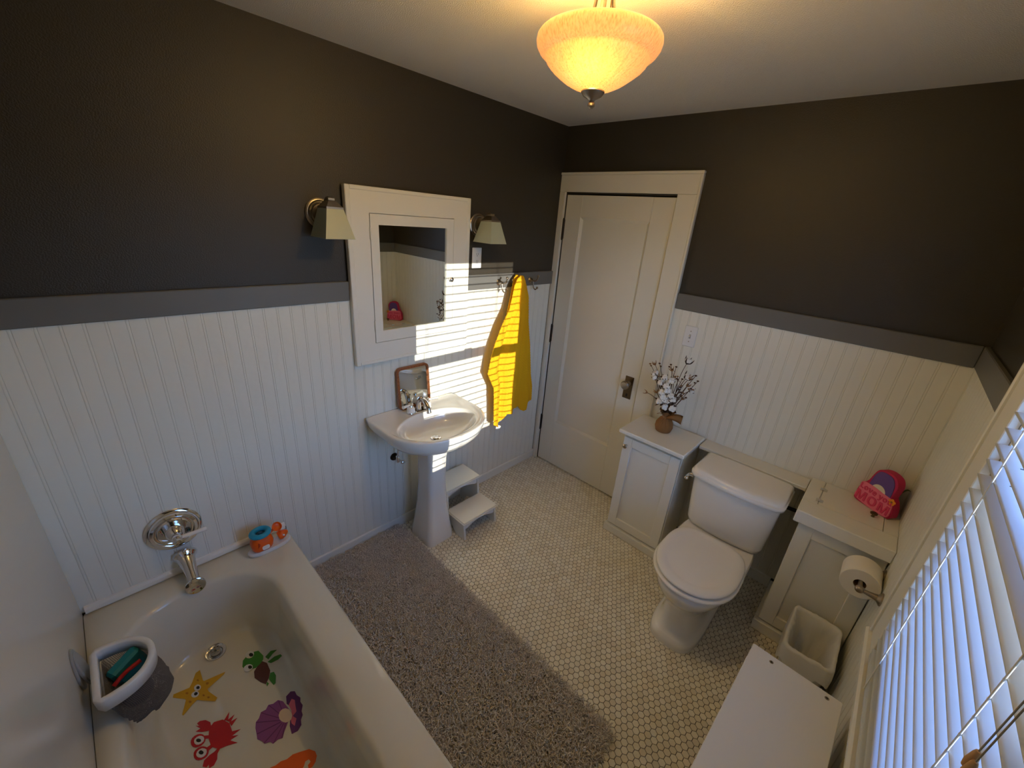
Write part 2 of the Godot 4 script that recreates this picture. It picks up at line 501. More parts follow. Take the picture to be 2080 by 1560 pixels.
func _ready() -> void:
	rng.seed = 20
	# camera
	var cam := Camera3D.new()
	cam.name = "camera"
	cam.fov = rad_to_deg(2.0 * atan(780.0 / 825.045))
	cam.near = 0.02
	cam.far = 60.0
	var b := Basis(Vector3.UP, -0.8342) * Basis(Vector3.RIGHT, -0.3847) * Basis(Vector3.BACK, 0.0807)
	cam.transform = Transform3D(b, Vector3(-2.3867, 1.8537, 1.8564))
	add_child(cam)
	cam.current = true
	# sky
	var sky_mat := ProceduralSkyMaterial.new()
	sky_mat.sky_top_color = Color(0.34, 0.54, 0.86)
	sky_mat.sky_horizon_color = Color(0.63, 0.82, 1.0)
	sky_mat.ground_bottom_color = Color(0.42, 0.44, 0.46)
	sky_mat.ground_horizon_color = Color(0.58, 0.64, 0.70)
	sky_mat.sky_energy_multiplier = 1.0
	var sky := Sky.new()
	sky.sky_material = sky_mat
	var env := Environment.new()
	env.background_mode = Environment.BG_SKY
	env.sky = sky
	env.background_energy_multiplier = 18.5
	env.ambient_light_source = Environment.AMBIENT_SOURCE_BG
	env.tonemap_mode = Environment.TONE_MAPPER_LINEAR
	env.tonemap_exposure = 0.62
	env.sdfgi_enabled = true
	env.ssao_enabled = true
	env.ssil_enabled = true
	var we := WorldEnvironment.new()
	we.name = "world"
	we.environment = env
	add_child(we)
	# low sun through the window, shining onto the mirror wall
	var sun := DirectionalLight3D.new()
	sun.name = "sun"
	add_child(sun)
	sun.look_at_from_position(Vector3.ZERO, Vector3(0.47, -0.30, -2.135), Vector3.UP)
	sun.light_color = Color(1.0, 0.98, 0.92)
	sun.light_energy = 3.2
	sun.light_angular_distance = 0.25
	sun.shadow_enabled = true
	sun.sky_mode = DirectionalLight3D.SKY_MODE_LIGHT_ONLY

	make_materials()
	build_floor()
	build_walls()
	build_trim()
	build_door()
	build_window()
	build_ceiling_lamp(Vector3(-1.335, 2.285, 1.105))
	build_tub()
	build_rug()
	build_sink()
	build_medicine_cabinet()
	build_toilet()
	build_cabinets()
	build_bench()
	build_blind()
	build_sconces()
	build_step_stool()
	build_hooks_and_towel()
	build_wall_plates()
	build_tub_things()
	build_sink_things()
	build_plant()
	build_sign()
	build_paper_and_bin()


# ---------------------------------------------------------------- floor, walls, ceiling
func build_floor() -> void:
	var fl := setting("floor")
	var st := sf()
	box(st, Vector3(-L - 0.1, -0.08, -0.1), Vector3(0.15, -0.0024, W + 0.15))
	obj("grout_bed", st, M.grout, fl)
	# one-inch hexagons, points along x, rows along z
	var tiles := []
	var meshes := []
	for k in 4:
		st = sf()
		var top := []
		var mid := []
		var low := []
		for i in 6:
			var a := TAU * i / 6.0
			var d := Vector3(cos(a), 0, sin(a))
			top.append(d * 0.0134)
			mid.append(d * 0.0142 + Vector3(0, -0.0007, 0))
			low.append(d * 0.0142 + Vector3(0, -0.0035, 0))
		for i in 6:
			var j := (i + 1) % 6
			quad(st, low[j], low[i], mid[i], mid[j])
			quad(st, mid[j], mid[i], top[i], top[j])
		for i in range(1, 5):
			tri(st, top[0], top[i + 1], top[i])
		st.generate_normals()
		var me := st.commit()
		me.surface_set_material(0, M["tile_%d" % k])
		meshes.append(me)
		tiles.append(st)
	var eye := Vector3(-2.3867, 1.8537, 1.8564)
	var spots := []
	for i in range(-40, 56):
		var x := -1.215 + i * 0.02305
		if x < -1.98 or x > 0.02:
			continue
		for j in range(-62, 30):
			var z := 1.539 + (j + (0.5 if i % 2 != 0 else 0.0)) * 0.02665
			if z < -0.01 or z > W + 0.01:
				continue
			var shown := x > -1.285 and not (x < -0.97 and z > 1.80) and not (x < -1.2 and z < 0.05)
			var lift := rng.randf_range(-0.0002, 0.0002)
			spots.append([Vector3(x, lift, z).distance_to(eye) + (0.0 if shown else 50.0), Vector3(x, lift, z)])
	spots.sort_custom(func(a, b): return a[0] < b[0])
	for k in 300:
		same("hexagon_tile", meshes[rng.randi() % 4], spots[k][1], fl)
	var mm := MultiMesh.new()
	mm.transform_format = MultiMesh.TRANSFORM_3D
	mm.use_colors = true
	var plain: ArrayMesh = meshes[0].duplicate()
	plain.surface_set_material(0, M.tile_many)
	mm.mesh = plain
	mm.instance_count = spots.size() - 300
	for k in mm.instance_count:
		mm.set_instance_transform(k, Transform3D(Basis(), spots[k + 300][1]))
		var c: Color = [rgb(232, 225, 206), rgb(228, 220, 200), rgb(222, 213, 191), rgb(236, 230, 213)][rng.randi() % 4]
		mm.set_instance_color(k, c.srgb_to_linear())
	var mi := MultiMeshInstance3D.new()
	mi.name = "hexagon_tiles"
	mi.multimesh = mm
	mi.set_meta("kind", "stuff")
	fl.add_child(mi, true)


# one beadboard plank: flat face, then a bead between two grooves; along y, face towards +z
func plank_mesh(y0: float, y1: float, width := 0.0515) -> ArrayMesh:
	O = Vector3.ZERO
	var st := sf()
	var f := 0.008
	var g := f - 0.0019
	var prof := [Vector2(0, g), Vector2(0.0006, f), Vector2(width - 0.0092, f), Vector2(width - 0.0086, g), Vector2(width - 0.0079, g), Vector2(width - 0.0073, f - 0.0003), Vector2(width - 0.0044, f + 0.0002), Vector2(width - 0.0014, f - 0.0003), Vector2(width - 0.0008, g), Vector2(width, g)]
	for k in prof.size() - 1:
		var a: Vector2 = prof[k]
		var b: Vector2 = prof[k + 1]
		quad(st, Vector3(a.x, y0, a.y), Vector3(b.x, y0, b.y), Vector3(b.x, y1, b.y), Vector3(a.x, y1, a.y))
	for yy in [y0, y1]:
		quad(st, Vector3(0, yy, 0), Vector3(width, yy, 0), Vector3(width, yy, f - 0.0034), Vector3(0, yy, f - 0.0034))
	st.generate_normals()
	var me := st.commit()
	me.surface_set_material(0, M.board_paint)
	return me


func build_walls() -> void:
	var st := sf()
	var cl := setting("ceiling")
	box(st, Vector3(-L - 0.1, H, -0.1), Vector3(0.15, H + 0.1, W + 0.15))
	obj("ceiling_plaster", st, M.ceiling_paint, cl)
	# mirror wall
	var wb := setting("wall_back")
	st = sf()
	box(st, Vector3(-L - 0.1, 0, -0.1), Vector3(0.15, H, 0))
	obj("plaster", st, M.charcoal_paint, wb)
	var full := plank_mesh(BASE_TOP - 0.004, RAIL_LOW + 0.004)
	var above_tub := plank_mesh(0.358, RAIL_LOW + 0.004)
	for k in 51:
		var x := -2.6545 + k * 0.0515
		same("beadboard_plank", above_tub if x < -1.96 else full, Vector3(x, 0, 0), wb)
	# door wall, with a shallow recess for the door
	var wr := setting("wall_right")
	st = sf()
	box(st, Vector3(0.05, 0, 0), Vector3(0.15, H, W))
	box(st, Vector3(0, 0, 0), Vector3(0.05, H, 0.048))
	box(st, Vector3(0, 0, 0.806), Vector3(0.05, H, W))
	box(st, Vector3(0, 2.038, 0.048), Vector3(0.05, H, 0.806))
	obj("plaster", st, M.charcoal_paint, wr)
	for k in 24:
		var o := same("beadboard_plank", full, Vector3(0, 0, 0.925 + k * 0.0515), wr)
		o.rotation.y = -PI / 2
	# window wall, round a real opening
	var wf := setting("wall_front")
	st = sf()
	var z1 := W + 0.15
	box(st, Vector3(-0.86, 0, W), Vector3(0.15, H, z1))
	box(st, Vector3(-L - 0.1, 0, W), Vector3(-1.745, H, z1))
	box(st, Vector3(-1.745, 0, W), Vector3(-0.86, 0.59, z1))
	box(st, Vector3(-1.745, 1.975, W), Vector3(-0.86, H, z1))
	obj("plaster", st, M.charcoal_paint, wf)
	var under := plank_mesh(BASE_TOP - 0.004, 0.58)
	for k in 51:
		var x := -0.008 - k * 0.0515
		var o := same("beadboard_plank", under if x < -0.74 and x > -1.92 else full, Vector3(x, 0, W), wf)
		o.rotation.y = PI
	# tub wall: smooth white surround below, paint above
	var wl := setting("wall_left")
	st = sf()
	box(st, Vector3(-L - 0.1, 0, 0), Vector3(-L, H, W))
	obj("plaster", st, M.charcoal_paint, wl)
	st = sf()
	box(st, Vector3(-L, 0.350, 0.01), Vector3(-L + 0.006, RAIL_LOW, W - 0.01), 0.002)
	obj("surround_panel", st, M.smooth_surround, wl)


func strip(called: String, part: String, lo: Vector3, hi: Vector3, m: Material, bev := 0.003) -> Node3D:
	var o := setting(called)
	var st := sf()
	box(st, lo, hi, bev)
	obj(part, st, m, o)
	return o


func build_trim() -> void:
	strip("baseboard_back", "board", Vector3(-1.93, 0, 0), Vector3(-0.02, BASE_TOP, 0.018), M.white_paint)
	strip("baseboard_right", "board", Vector3(-0.018, 0, 1.29), Vector3(0, BASE_TOP, 1.8195), M.white_paint)
	strip("baseboard_front", "board", Vector3(-L + 0.01, 0, W - 0.018), Vector3(-0.36, BASE_TOP, W), M.white_paint)
	# grey chair rail
	strip("trim_1", "rail_board", Vector3(-L + 0.006, RAIL_LOW, 0), Vector3(-1.523, RAIL_TOP, 0.018), M.grey_trim)
	strip("trim_2", "rail_board", Vector3(-0.822, RAIL_LOW, 0), Vector3(-0.021, RAIL_TOP, 0.018), M.grey_trim)
	strip("trim_3", "rail_board", Vector3(-0.018, RAIL_LOW, 0.929), Vector3(0, RAIL_TOP, W - 0.018), M.grey_trim)
	strip("trim_4", "rail_board", Vector3(-0.73, RAIL_LOW, W - 0.018), Vector3(-0.001, RAIL_TOP, W), M.grey_trim)
	strip("trim_5", "rail_board", Vector3(-L + 0.006, RAIL_LOW, W - 0.018), Vector3(-1.884, RAIL_TOP, W), M.grey_trim)
	# moulding between tub and mirror wall
	var o := setting("trim_6")
	var st := sf()
	var prof := [Vector2(0, 0), Vector2(0.016, 0), Vector2(0.018, 0.006), Vector2(0.016, 0.018), Vector2(0.010, 0.028), Vector2(0, 0.031)]
	prism(st, prof, Transform3D(Basis(Vector3(0, 0, 1), Vector3(0, 1, 0), Vector3(1, 0, 0)), Vector3(-2.640, 0.356, 0.004)), 0.70)
	obj("quarter_moulding", st, M.white_paint, o)
	# door casing
	o = setting("trim_7")
	st = sf()
	box(st, Vector3(-0.02, 0, 0.001), Vector3(0.0, 2.046, 0.046), 0.002)
	obj("side_board", st, M.door_paint, o)
	st = sf()
	box(st, Vector3(-0.02, 0, 0.808), Vector3(0.0, 2.046, 0.915), 0.002)
	obj("side_board", st, M.door_paint, o)
	st = sf()
	box(st, Vector3(-0.02, 2.0465, 0.001), Vector3(0.0, 2.145, 0.915), 0.002)
	obj("head_board", st, M.door_paint, o)
	st = sf()
	box(st, Vector3(-0.027, 0, 0.915), Vector3(0.0, 2.145, 0.929), 0.003)
	obj("edge_band", st, M.door_paint, o)
	st = sf()
	box(st, Vector3(-0.027, 2.145, 0.001), Vector3(0.0, 2.160, 0.929), 0.003)
	obj("edge_band", st, M.door_paint, o)
	# ledge behind the toilet tank
	o = setting("trim_8")
	st = sf()
	box(st, Vector3(-0.125, 0.716, 1.288), Vector3(-0.008, 0.737, 1.812), 0.003)
	obj("ledge_board", st, M.white_paint, o)


func build_door() -> void:
	var d := setting("door_1")
	var x1 := 0.036
	var z0 := 0.0525
	var z1 := 0.7995
	var st := sf()
	box(st, Vector3(0, 0.010, z0), Vector3(x1, 2.030, 0.178), 0.002)
	obj("stile", st, M.door_paint, d)
	st = sf()
	box(st, Vector3(0, 0.010, 0.666), Vector3(x1, 2.030, z1), 0.002)
	obj("stile", st, M.door_paint, d)
	st = sf()
	box(st, Vector3(0, 1.898, 0.178), Vector3(x1, 2.030, 0.666), 0.001)
	obj("rail", st, M.door_paint, d)
	st = sf()
	box(st, Vector3(0, 0.010, 0.178), Vector3(x1, 0.388, 0.666), 0.001)
	obj("rail", st, M.door_paint, d)
	st = sf()
	box(st, Vector3(0.013, 0.40, 0.19), Vector3(0.03, 1.886, 0.654))
	# sloped sticking round the panel
	var a := [Vector3(0.001, 0.388, 0.178), Vector3(0.001, 0.388, 0.666), Vector3(0.001, 1.898, 0.666), Vector3(0.001, 1.898, 0.178)]
	var b := [Vector3(0.013, 0.404, 0.194), Vector3(0.013, 0.404, 0.650), Vector3(0.013, 1.882, 0.650), Vector3(0.013, 1.882, 0.194)]
	for i in 4:
		var j := (i + 1) % 4
		quad(st, a[i], a[j], b[j], b[i])
	obj("panel", st, M.door_paint, d)
	for y in [1.816, 1.085, 0.341]:
		st = sf()
		box(st, Vector3(-0.004, y - 0.062, 0.046), Vector3(0.0, y + 0.062, 0.058), 0.001)
		var h := obj("hinge", st, M.dark_iron, d, "dark iron butt hinge")
		st = sf(true)
		tube(st, [Vector3(-0.008, y - 0.064, 0.050), Vector3(-0.008, y + 0.064, 0.050)], 0.0065, -1.0, 10)
		ball(st, Vector3(-0.008, y + 0.067, 0.050), Vector3.ONE * 0.005, 8, 5)
		ball(st, Vector3(-0.008, y - 0.067, 0.050), Vector3.ONE * 0.005, 8, 5)
		obj("hinge_pin", st, M.dark_iron, h)
	st = sf()
	xbox(st, Transform3D(Basis(), Vector3(-0.002, 0.875, 0.735)), Vector3(0.002, 0.078, 0.030), 0.002)
	var p := obj("knob_plate", st, M.old_brass, d, "tarnished metal knob plate")
	st = sf()
	prism(st, rounded(0.006, 0.011, 0.005), Transform3D(Basis(Vector3.UP, -PI / 2), Vector3(-0.0041, 0.822, 0.735)), 0.0006)
	obj("keyhole", st, M.dark_hole, p)
	st = sf()
	lathe(st, [Vector2(0.0, 0), Vector2(0.018, 0), Vector2(0.016, 0.006), Vector2(0.010, 0.012), Vector2(0.010, 0.030), Vector2(0.022, 0.036), Vector2(0.029, 0.046), Vector2(0.029, 0.056), Vector2(0.022, 0.064), Vector2(0, 0.066)], Transform3D(Basis(Vector3.FORWARD, -PI / 2) , Vector3(-0.004, 0.905, 0.735)), 24)
	obj("knob", st, M.brushed_nickel, d, "round metal door knob")


func build_window() -> void:
	# casing, stool and apron
	var c := setting("trim_9")
	var zf := W - 0.02
	for s in [[-0.86, -0.737], [-1.868, -1.745]]:
		var st := sf()
		box(st, Vector3(s[0], 0.617, zf), Vector3(s[1], 2.0, W), 0.002)
		obj("side_board", st, M.white_paint, c)
	for s in [[-0.737, -0.722], [-1.883, -1.868]]:
		var st := sf()
		box(st, Vector3(s[0], 0.617, zf - 0.008), Vector3(s[1], 2.115, W), 0.003)
		obj("edge_band", st, M.white_paint, c)
	var st1 := sf()
	box(st1, Vector3(-1.868, 2.0, zf), Vector3(-0.737, 2.1, W), 0.002)
	obj("head_board", st1, M.white_paint, c)
	st1 = sf()
	box(st1, Vector3(-1.883, 2.1, zf - 0.008), Vector3(-0.722, 2.115, W), 0.003)
	obj("edge_band", st1, M.white_paint, c)
	st1 = sf()
	box(st1, Vector3(-1.90, 0.588, W - 0.036), Vector3(-0.708, 0.616, W + 0.03), 0.007)
	obj("stool_board", st1, M.white_paint, c)
	st1 = sf()
	box(st1, Vector3(-1.88, 0.515, zf), Vector3(-0.725, 0.588, W), 0.003)
	obj("apron_board", st1, M.white_paint, c)
	# jambs and two sashes
	var w := setting("window_1")
	var st := sf()
	box(st, Vector3(-0.875, 0.616, W), Vector3(-0.86, 1.975, W + 0.148))
	obj("jamb", st, M.white_paint, w)
	st = sf()
	box(st, Vector3(-1.745, 0.616, W), Vector3(-1.730, 1.975, W + 0.148))
	obj("jamb", st, M.white_paint, w)
	st = sf()
	box(st, Vector3(-1.730, 1.960, W), Vector3(-0.875, 1.975, W + 0.148))
	obj("head_jamb", st, M.white_paint, w)
	st = sf()
	box(st, Vector3(-1.730, 0.586, W + 0.03), Vector3(-0.875, 0.626, W + 0.16), 0.004)
	obj("sill", st, M.white_paint, w)
	for k in 2:
		var y0: float = [0.626, 1.335][k]
		var y1: float = [1.385, 1.960][k]
		var z0: float = W + [0.035, 0.075][k]
		var z1: float = z0 + 0.036
		var low: float = [0.150, 0.042][k]
		var top: float = [0.045, 0.035][k]
		var s := Node3D.new()
		s.name = "sash"
		w.add_child(s, true)
		for r in [[-0.915, -0.877], [-1.728, -1.670]]:
			st = sf()
			box(st, Vector3(r[0], y0, z0), Vector3(r[1], y1, z1), 0.002)
			obj("stile", st, M.white_paint, s)
		for r in [[y0, y0 + low], [y1 - top, y1]]:
			st = sf()
			box(st, Vector3(-1.670, r[0], z0), Vector3(-0.915, r[1], z1), 0.002)
			obj("rail", st, M.white_paint, s)
		st = sf()
		box(st, Vector3(-1.672, y0 + low - 0.003, z0 + 0.016), Vector3(-0.913, y1 - top + 0.003, z0 + 0.019))
		obj("pane", st, M.pane_glass, s)
	st = sf()
	box(st, Vector3(-1.30, 1.385, W + 0.045), Vector3(-1.24, 1.397, W + 0.065), 0.003)
	obj("sash_lock", st, M.old_brass, w)


func build_blind() -> void:
	var b := thing("window_blind", "white two-inch slat blind hanging inside the window frame", "blind", Vector3(-1.3025, 0.63, W))
	var st := sf()
	box(st, Vector3(-1.728, 1.905, W - 0.028), Vector3(-0.877, 1.955, W + 0.026), 0.004)
	obj("head_rail", st, M.slat_white, b)
	st = sf()
	xbox(st, Transform3D(Basis(Vector3.RIGHT, -0.06), Vector3(-1.3025, 0.640, W)), Vector3(0.426, 0.009, 0.024), 0.003)
	obj("bottom_rail", st, M.slat_white, b)
	# one slat: slightly crowned, outer edge raised towards the sky
	st = sf(true)
	var rings := []
	var n := 8
	for side in 2:
		for i in n + 1:
			var t: float = -1.0 + 2.0 * (i if side == 0 else n - i) / n
			rings.append(Vector2(t * 0.0252, 0.0016 * (1.0 - t * t) + (0.00125 if side == 0 else -0.00125)))
	var a := []
	var c := []
	for v in rings:
		var q := Vector3(0, v.y, v.x).rotated(Vector3.RIGHT, -0.06)
		a.append(q + Vector3(-0.426, 0, 0))
		c.append(q + Vector3(0.426, 0, 0))
	O = Vector3.ZERO
	loft(st, [a, c])
	var first := obj("slat", st, M.slat_white, b)
	first.position = Vector3(0, 0.0337, 0)
	st = sf()
	xbox(st, Transform3D(Basis(Vector3.RIGHT, -0.06), Vector3(0, 0.0030, 0.004)), Vector3(0.0022, 0.0005, 0.006))
	var hole := obj("cord_slot", st, M.dark_hole, first)
	hole.position.x = 0.2685
	same("cord_slot", hole.mesh, Vector3(-0.2755, 0, 0), first)
	for k in range(1, 28):
		var s := same("slat", first.mesh, Vector3(rng.randf_range(-0.0015, 0.0015), 0.0337 + k * 0.0447, 0), b)
		same("cord_slot", hole.mesh, Vector3(0.2685, 0, 0), s)
		same("cord_slot", hole.mesh, Vector3(-0.2755, 0, 0), s)
	O = b.position
	for x in [-1.034, -1.578]:
		for dz in [-0.0275, 0.0275]:
			st = sf(true)
			tube(st, [Vector3(x, 0.640 - dz * 0.05, W + dz), Vector3(x, 1.91, W + dz)], 0.0016, -1.0, 6)
			if dz < 0.0:
				for k in 28:
					var y := 0.6637 + k * 0.0447
					tube(st, [Vector3(x, y - 0.0030, W + dz + 0.001), Vector3(x, y - 0.0025, W + 0.0268)], 0.0007, -1.0, 5)
					ball(st, Vector3(x, y - 0.003, W + dz), Vector3.ONE * 0.0022, 6, 4)
			obj("ladder_cord", st, M.cord_white, b)
	for k in 2:
		var x := -1.676 - k * 0.010
		var y: float = [1.205, 1.195][k]
		st = sf(true)
		tube(st, [Vector3(x, 1.92, W - 0.032), Vector3(x, 1.6, W - 0.036), Vector3(x, y + 0.02, W - 0.040)], 0.0011, -1.0, 6)
		obj("pull_cord", st, M.cord_grey, b)
		st = sf()
		lathe(st, [Vector2(0, 0), Vector2(0.0055, 0.001), Vector2(0.0065, 0.012), Vector2(0.0045, 0.030), Vector2(0.003, 0.036), Vector2(0, 0.037)], Transform3D(Basis(), Vector3(x, y - 0.012, W - 0.040)), 14)
		obj("tassel", st, M.tassel_wood, b, "small wooden pull tassel")


func build_ceiling_lamp(at: Vector3) -> void:
	var t := thing("ceiling_lamp", "lit alabaster glass bowl lamp hanging from the ceiling on metal rods", "ceiling lamp", Vector3(at.x, H, at.z))
	var st := sf()
	lathe(st, [Vector2(0.0, -0.001), Vector2(0.062, -0.001), Vector2(0.062, -0.008), Vector2(0.05, -0.020), Vector2(0.02, -0.027), Vector2(0, -0.028)], Transform3D(Basis(), Vector3(at.x, H, at.z)))
	obj("canopy", st, M.brushed_nickel, t)
	# bowl: flared rim, a step, then ribbed down to the finial
	var r := 0.158
	var prof := [Vector2(0.965, 0.008), Vector2(0.99, 0.003), Vector2(1.0, -0.006), Vector2(0.985, -0.016), Vector2(0.94, -0.027), Vector2(0.885, -0.0345), Vector2(0.846, -0.0365), Vector2(0.834, -0.041), Vector2(0.80, -0.048), Vector2(0.725, -0.061), Vector2(0.60, -0.075), Vector2(0.46, -0.089), Vector2(0.32, -0.099), Vector2(0.20, -0.105), Vector2(0.06, -0.107)]
	var rings := []
	var inner := []
	var n := 96
	for v in prof:
		var o1 := []
		var o2 := []
		for i in n:
			var f := TAU * i / n
			var rib: float = 0.0016 * cos(f * 24.0) if v.y < -0.044 and v.y > -0.102 else 0.0
			var d := Vector3(cos(f), 0, sin(f))
			o1.append(at + d * (v.x * r + rib) + Vector3(0, v.y, 0))
			o2.append(at + d * (v.x * r - 0.004) + Vector3(0, v.y + 0.003, 0))
		rings.append(o1)
		inner.append(o2)
	inner.reverse()
	st = sf(true)
	loft(st, inner + rings, false, false)
	obj("lamp_bowl", st, M.lamp_glass, t, "veined amber glass bowl")
	for k in 3:
		var f := 0.55 + TAU * k / 3.0
		var d := Vector3(cos(f), 0, sin(f))
		var p := Vector3(at.x, 0, at.z)
		st = sf(true)
		tube(st, curve([p + d * 0.024 + Vector3(0, H - 0.02, 0), p + d * 0.026 + Vector3(0, at.y + 0.08, 0), p + d * 0.040 + Vector3(0, at.y + 0.035, 0), p + d * 0.075 + Vector3(0, at.y - 0.010, 0), p + d * 0.105 + Vector3(0, at.y - 0.028, 0)]), 0.0045, -1.0, 8)
		obj("rod", st, M.brushed_nickel, t)
	st = sf(true)
	tube(st, [Vector3(at.x, H - 0.02, at.z), Vector3(at.x, at.y - 0.1, at.z)], 0.0065, -1.0, 10)
	obj("stem", st, M.brushed_nickel, t)
	st = sf(true)
	tube(st, [Vector3(at.x + 0.014, H - 0.02, at.z + 0.012), Vector3(at.x + 0.014, at.y + 0.055, at.z + 0.012)], 0.0018, -1.0, 6)
	ball(st, Vector3(at.x + 0.014, at.y + 0.052, at.z + 0.012), Vector3(0.004, 0.005, 0.004), 8, 6)
	obj("pull_chain", st, M.old_brass, t)
	st = sf()
	lathe(st, [Vector2(0, -0.101), Vector2(0.030, -0.103), Vector2(0.031, -0.108), Vector2(0.024, -0.117), Vector2(0.010, -0.124), Vector2(0.006, -0.128), Vector2(0.0095, -0.133), Vector2(0.0095, -0.139), Vector2(0.005, -0.144), Vector2(0.0, -0.145)], Transform3D(Basis(), at), 24)
	obj("finial", st, M.brushed_nickel, t)
	# one bulb is lit, left of the stem
	var bulb := at + Vector3(-0.058, -0.038, 0.030)
	st = sf(true)
	ball(st, bulb, Vector3(0.017, 0.026, 0.017))
	obj("light_bulb", st, M.bulb_glow, t)
	var lamp := OmniLight3D.new()
	lamp.name = "bulb_light"
	t.add_child(lamp)
	lamp.position = bulb - O
	lamp.light_color = Color(1.0, 0.85, 0.54)
	lamp.light_energy = 0.38
	lamp.light_size = 0.03
	lamp.omni_range = 12.0
	lamp.omni_attenuation = 2.0
	lamp.shadow_enabled = true


# ---------------------------------------------------------------- bath, sink, toilet
func build_tub() -> void:
	var t := thing("bathtub", "white enamel bathtub built in along the left wall", "bathtub", Vector3(-2.295, 0, 0.765))
	var st := sf(true)
	var x0 := -2.650
	var x1 := -1.935
	var z0 := 0.004
	var z1 := 1.525
	var top := 0.355
	var rings := [
		ring_rr(x0, x1 - 0.012, z0, z1, 0.012, 0.0), ring_rr(x0, x1 - 0.010, z0, z1, 0.012, 0.30), ring_rr(x0, x1 - 0.003, z0, z1, 0.012, 0.322),
		ring_rr(x0, x1, z0, z1, 0.016, 0.338), ring_rr(x0, x1 - 0.003, z0 + 0.001, z1 - 0.003, 0.016, top - 0.005), ring_rr(x0 + 0.003, x1 - 0.012, z0 + 0.006, z1 - 0.012, 0.012, top),
	]
	rings.append(ring_rr(-2.602, -2.066, 0.120, 1.44, 0.22, top - 0.001))
	rings.append(ring_rr(-2.592, -2.078, 0.132, 1.43, 0.215, top - 0.006))
	rings.append(ring_rr(-2.584, -2.087, 0.141, 1.415, 0.21, top - 0.018))
	rings.append(ring_rr(-2.576, -2.094, 0.148, 1.39, 0.21, 0.25))
	rings.append(ring_rr(-2.566, -2.101, 0.157, 1.34, 0.20, 0.15))
	rings.append(ring_rr(-2.558, -2.107, 0.164, 1.30, 0.19, 0.10))
	rings.append(ring_rr(-2.548, -2.114, 0.174, 1.26, 0.17, 0.070))
	rings.append(ring_rr(-2.536, -2.122, 0.188, 1.22, 0.15, 0.054))
	rings.append(ring_rr(-2.520, -2.132, 0.206, 1.18, 0.13, 0.0475))
	rings.append(ring_rr(-2.500, -2.145, 0.230, 1.16, 0.11, 0.0470))
	rings.append(ring_rr(-2.40, -2.26, 0.33, 1.06, 0.06, 0.0468))
	loft(st, rings, true, true)
	obj("tub_shell", st, M.tub_enamel, t)
	# drain
	st = sf()
	lathe(st, [Vector2(0.0, -0.004), Vector2(0.022, -0.004), Vector2(0.026, 0.001), Vector2(0.036, 0.003), Vector2(0.038, 0.0), Vector2(0.038, -0.002)], Transform3D(Basis(Vector3.RIGHT, 0.10), Vector3(-2.326, 0.053, 0.225)), 28)
	var dr := obj("drain", st, M.chrome, t, "chrome tub drain")
	st = sf()
	lathe(st, [Vector2(0.0, 0.006), Vector2(0.010, 0.006), Vector2(0.018, 0.003), Vector2(0.019, 0.0), Vector2(0.0, 0.0)], Transform3D(Basis(Vector3.RIGHT, 0.10), Vector3(-2.326, 0.053, 0.225)), 20)
	for k in 3:
		xbox(st, Transform3D(Basis(Vector3.UP, PI * k / 3.0), Vector3(-2.326, 0.0595, 0.225)), Vector3(0.012, 0.0015, 0.0025))
	obj("stopper", st, M.plastic_grey, dr)

	# mixer valve on the wall
	t = thing("tub_valve", "round chrome tub mixer plate with a white porcelain lever", "valve", Vector3(-2.336, 0.578, 0.0085))
	var out := Transform3D(Basis(Vector3.RIGHT, PI / 2), Vector3(-2.336, 0.578, 0.0085))
	st = sf()
	lathe(st, [Vector2(0, 0), Vector2(0.092, 0), Vector2(0.094, 0.005), Vector2(0.088, 0.011), Vector2(0.080, 0.012), Vector2(0.077, 0.018), Vector2(0.068, 0.021), Vector2(0.064, 0.018), Vector2(0.058, 0.018), Vector2(0.054, 0.023), Vector2(0.046, 0.019), Vector2(0, 0.016)], out, 48)
	obj("plate", st, M.chrome, t)
	st = sf()
	lathe(st, [Vector2(0.034, 0.015), Vector2(0.032, 0.032), Vector2(0.028, 0.036), Vector2(0.030, 0.042), Vector2(0.022, 0.056), Vector2(0.016, 0.060), Vector2(0.018, 0.068), Vector2(0.018, 0.078), Vector2(0.010, 0.088), Vector2(0.012, 0.094), Vector2(0.009, 0.101), Vector2(0, 0.103)], out, 28)
	var hub := obj("hub", st, M.chrome, t)
	st = sf(true)
	tube(st, curve([Vector3(-2.328, 0.578, 0.081), Vector3(-2.300, 0.576, 0.083), Vector3(-2.262, 0.575, 0.084), Vector3(-2.240, 0.575, 0.084)]), 0.007, 0.010, 10)
	obj("lever", st, M.porcelain, hub, "white porcelain lever")

	# spout
	t = thing("tub_spout", "chrome bell-shaped tub spout below the mixer plate", "faucet", Vector3(-2.325, 0.437, 0.0085))
	st = sf(true)
	var a := Vector3(-2.325, 0.437, 0.0085)
	var d := Vector3(0, -0.50, 1.0).normalized()
	var up := Vector3(0, 1.0, 0.50).normalized()
	var prof := [[0.0, 0.041], [0.006, 0.043], [0.012, 0.041], [0.016, 0.036], [0.03, 0.030], [0.06, 0.026], [0.09, 0.023], [0.125, 0.021], [0.146, 0.019]]
	var rs := []
	for v in prof:
		var ring := []
		for i in 28:
			var f := TAU * i / 28
			ring.append(a + d * v[0] + (Vector3.RIGHT * cos(f) + up * sin(f)) * v[1])
		rs.append(ring)
	loft(st, rs, true, true)
	obj("body", st, M.chrome, t)
	st = sf()
	lathe(st, [Vector2(0, -0.006), Vector2(0.033, -0.006), Vector2(0.035, -0.002), Vector2(0.034, 0.002), Vector2(0.030, 0.004), Vector2(0.0, 0.005)], Transform3D(Basis(Vector3.RIGHT, PI / 2 - 0.15), a + d * 0.154), 32)
	obj("outlet_disc", st, M.chrome, t)


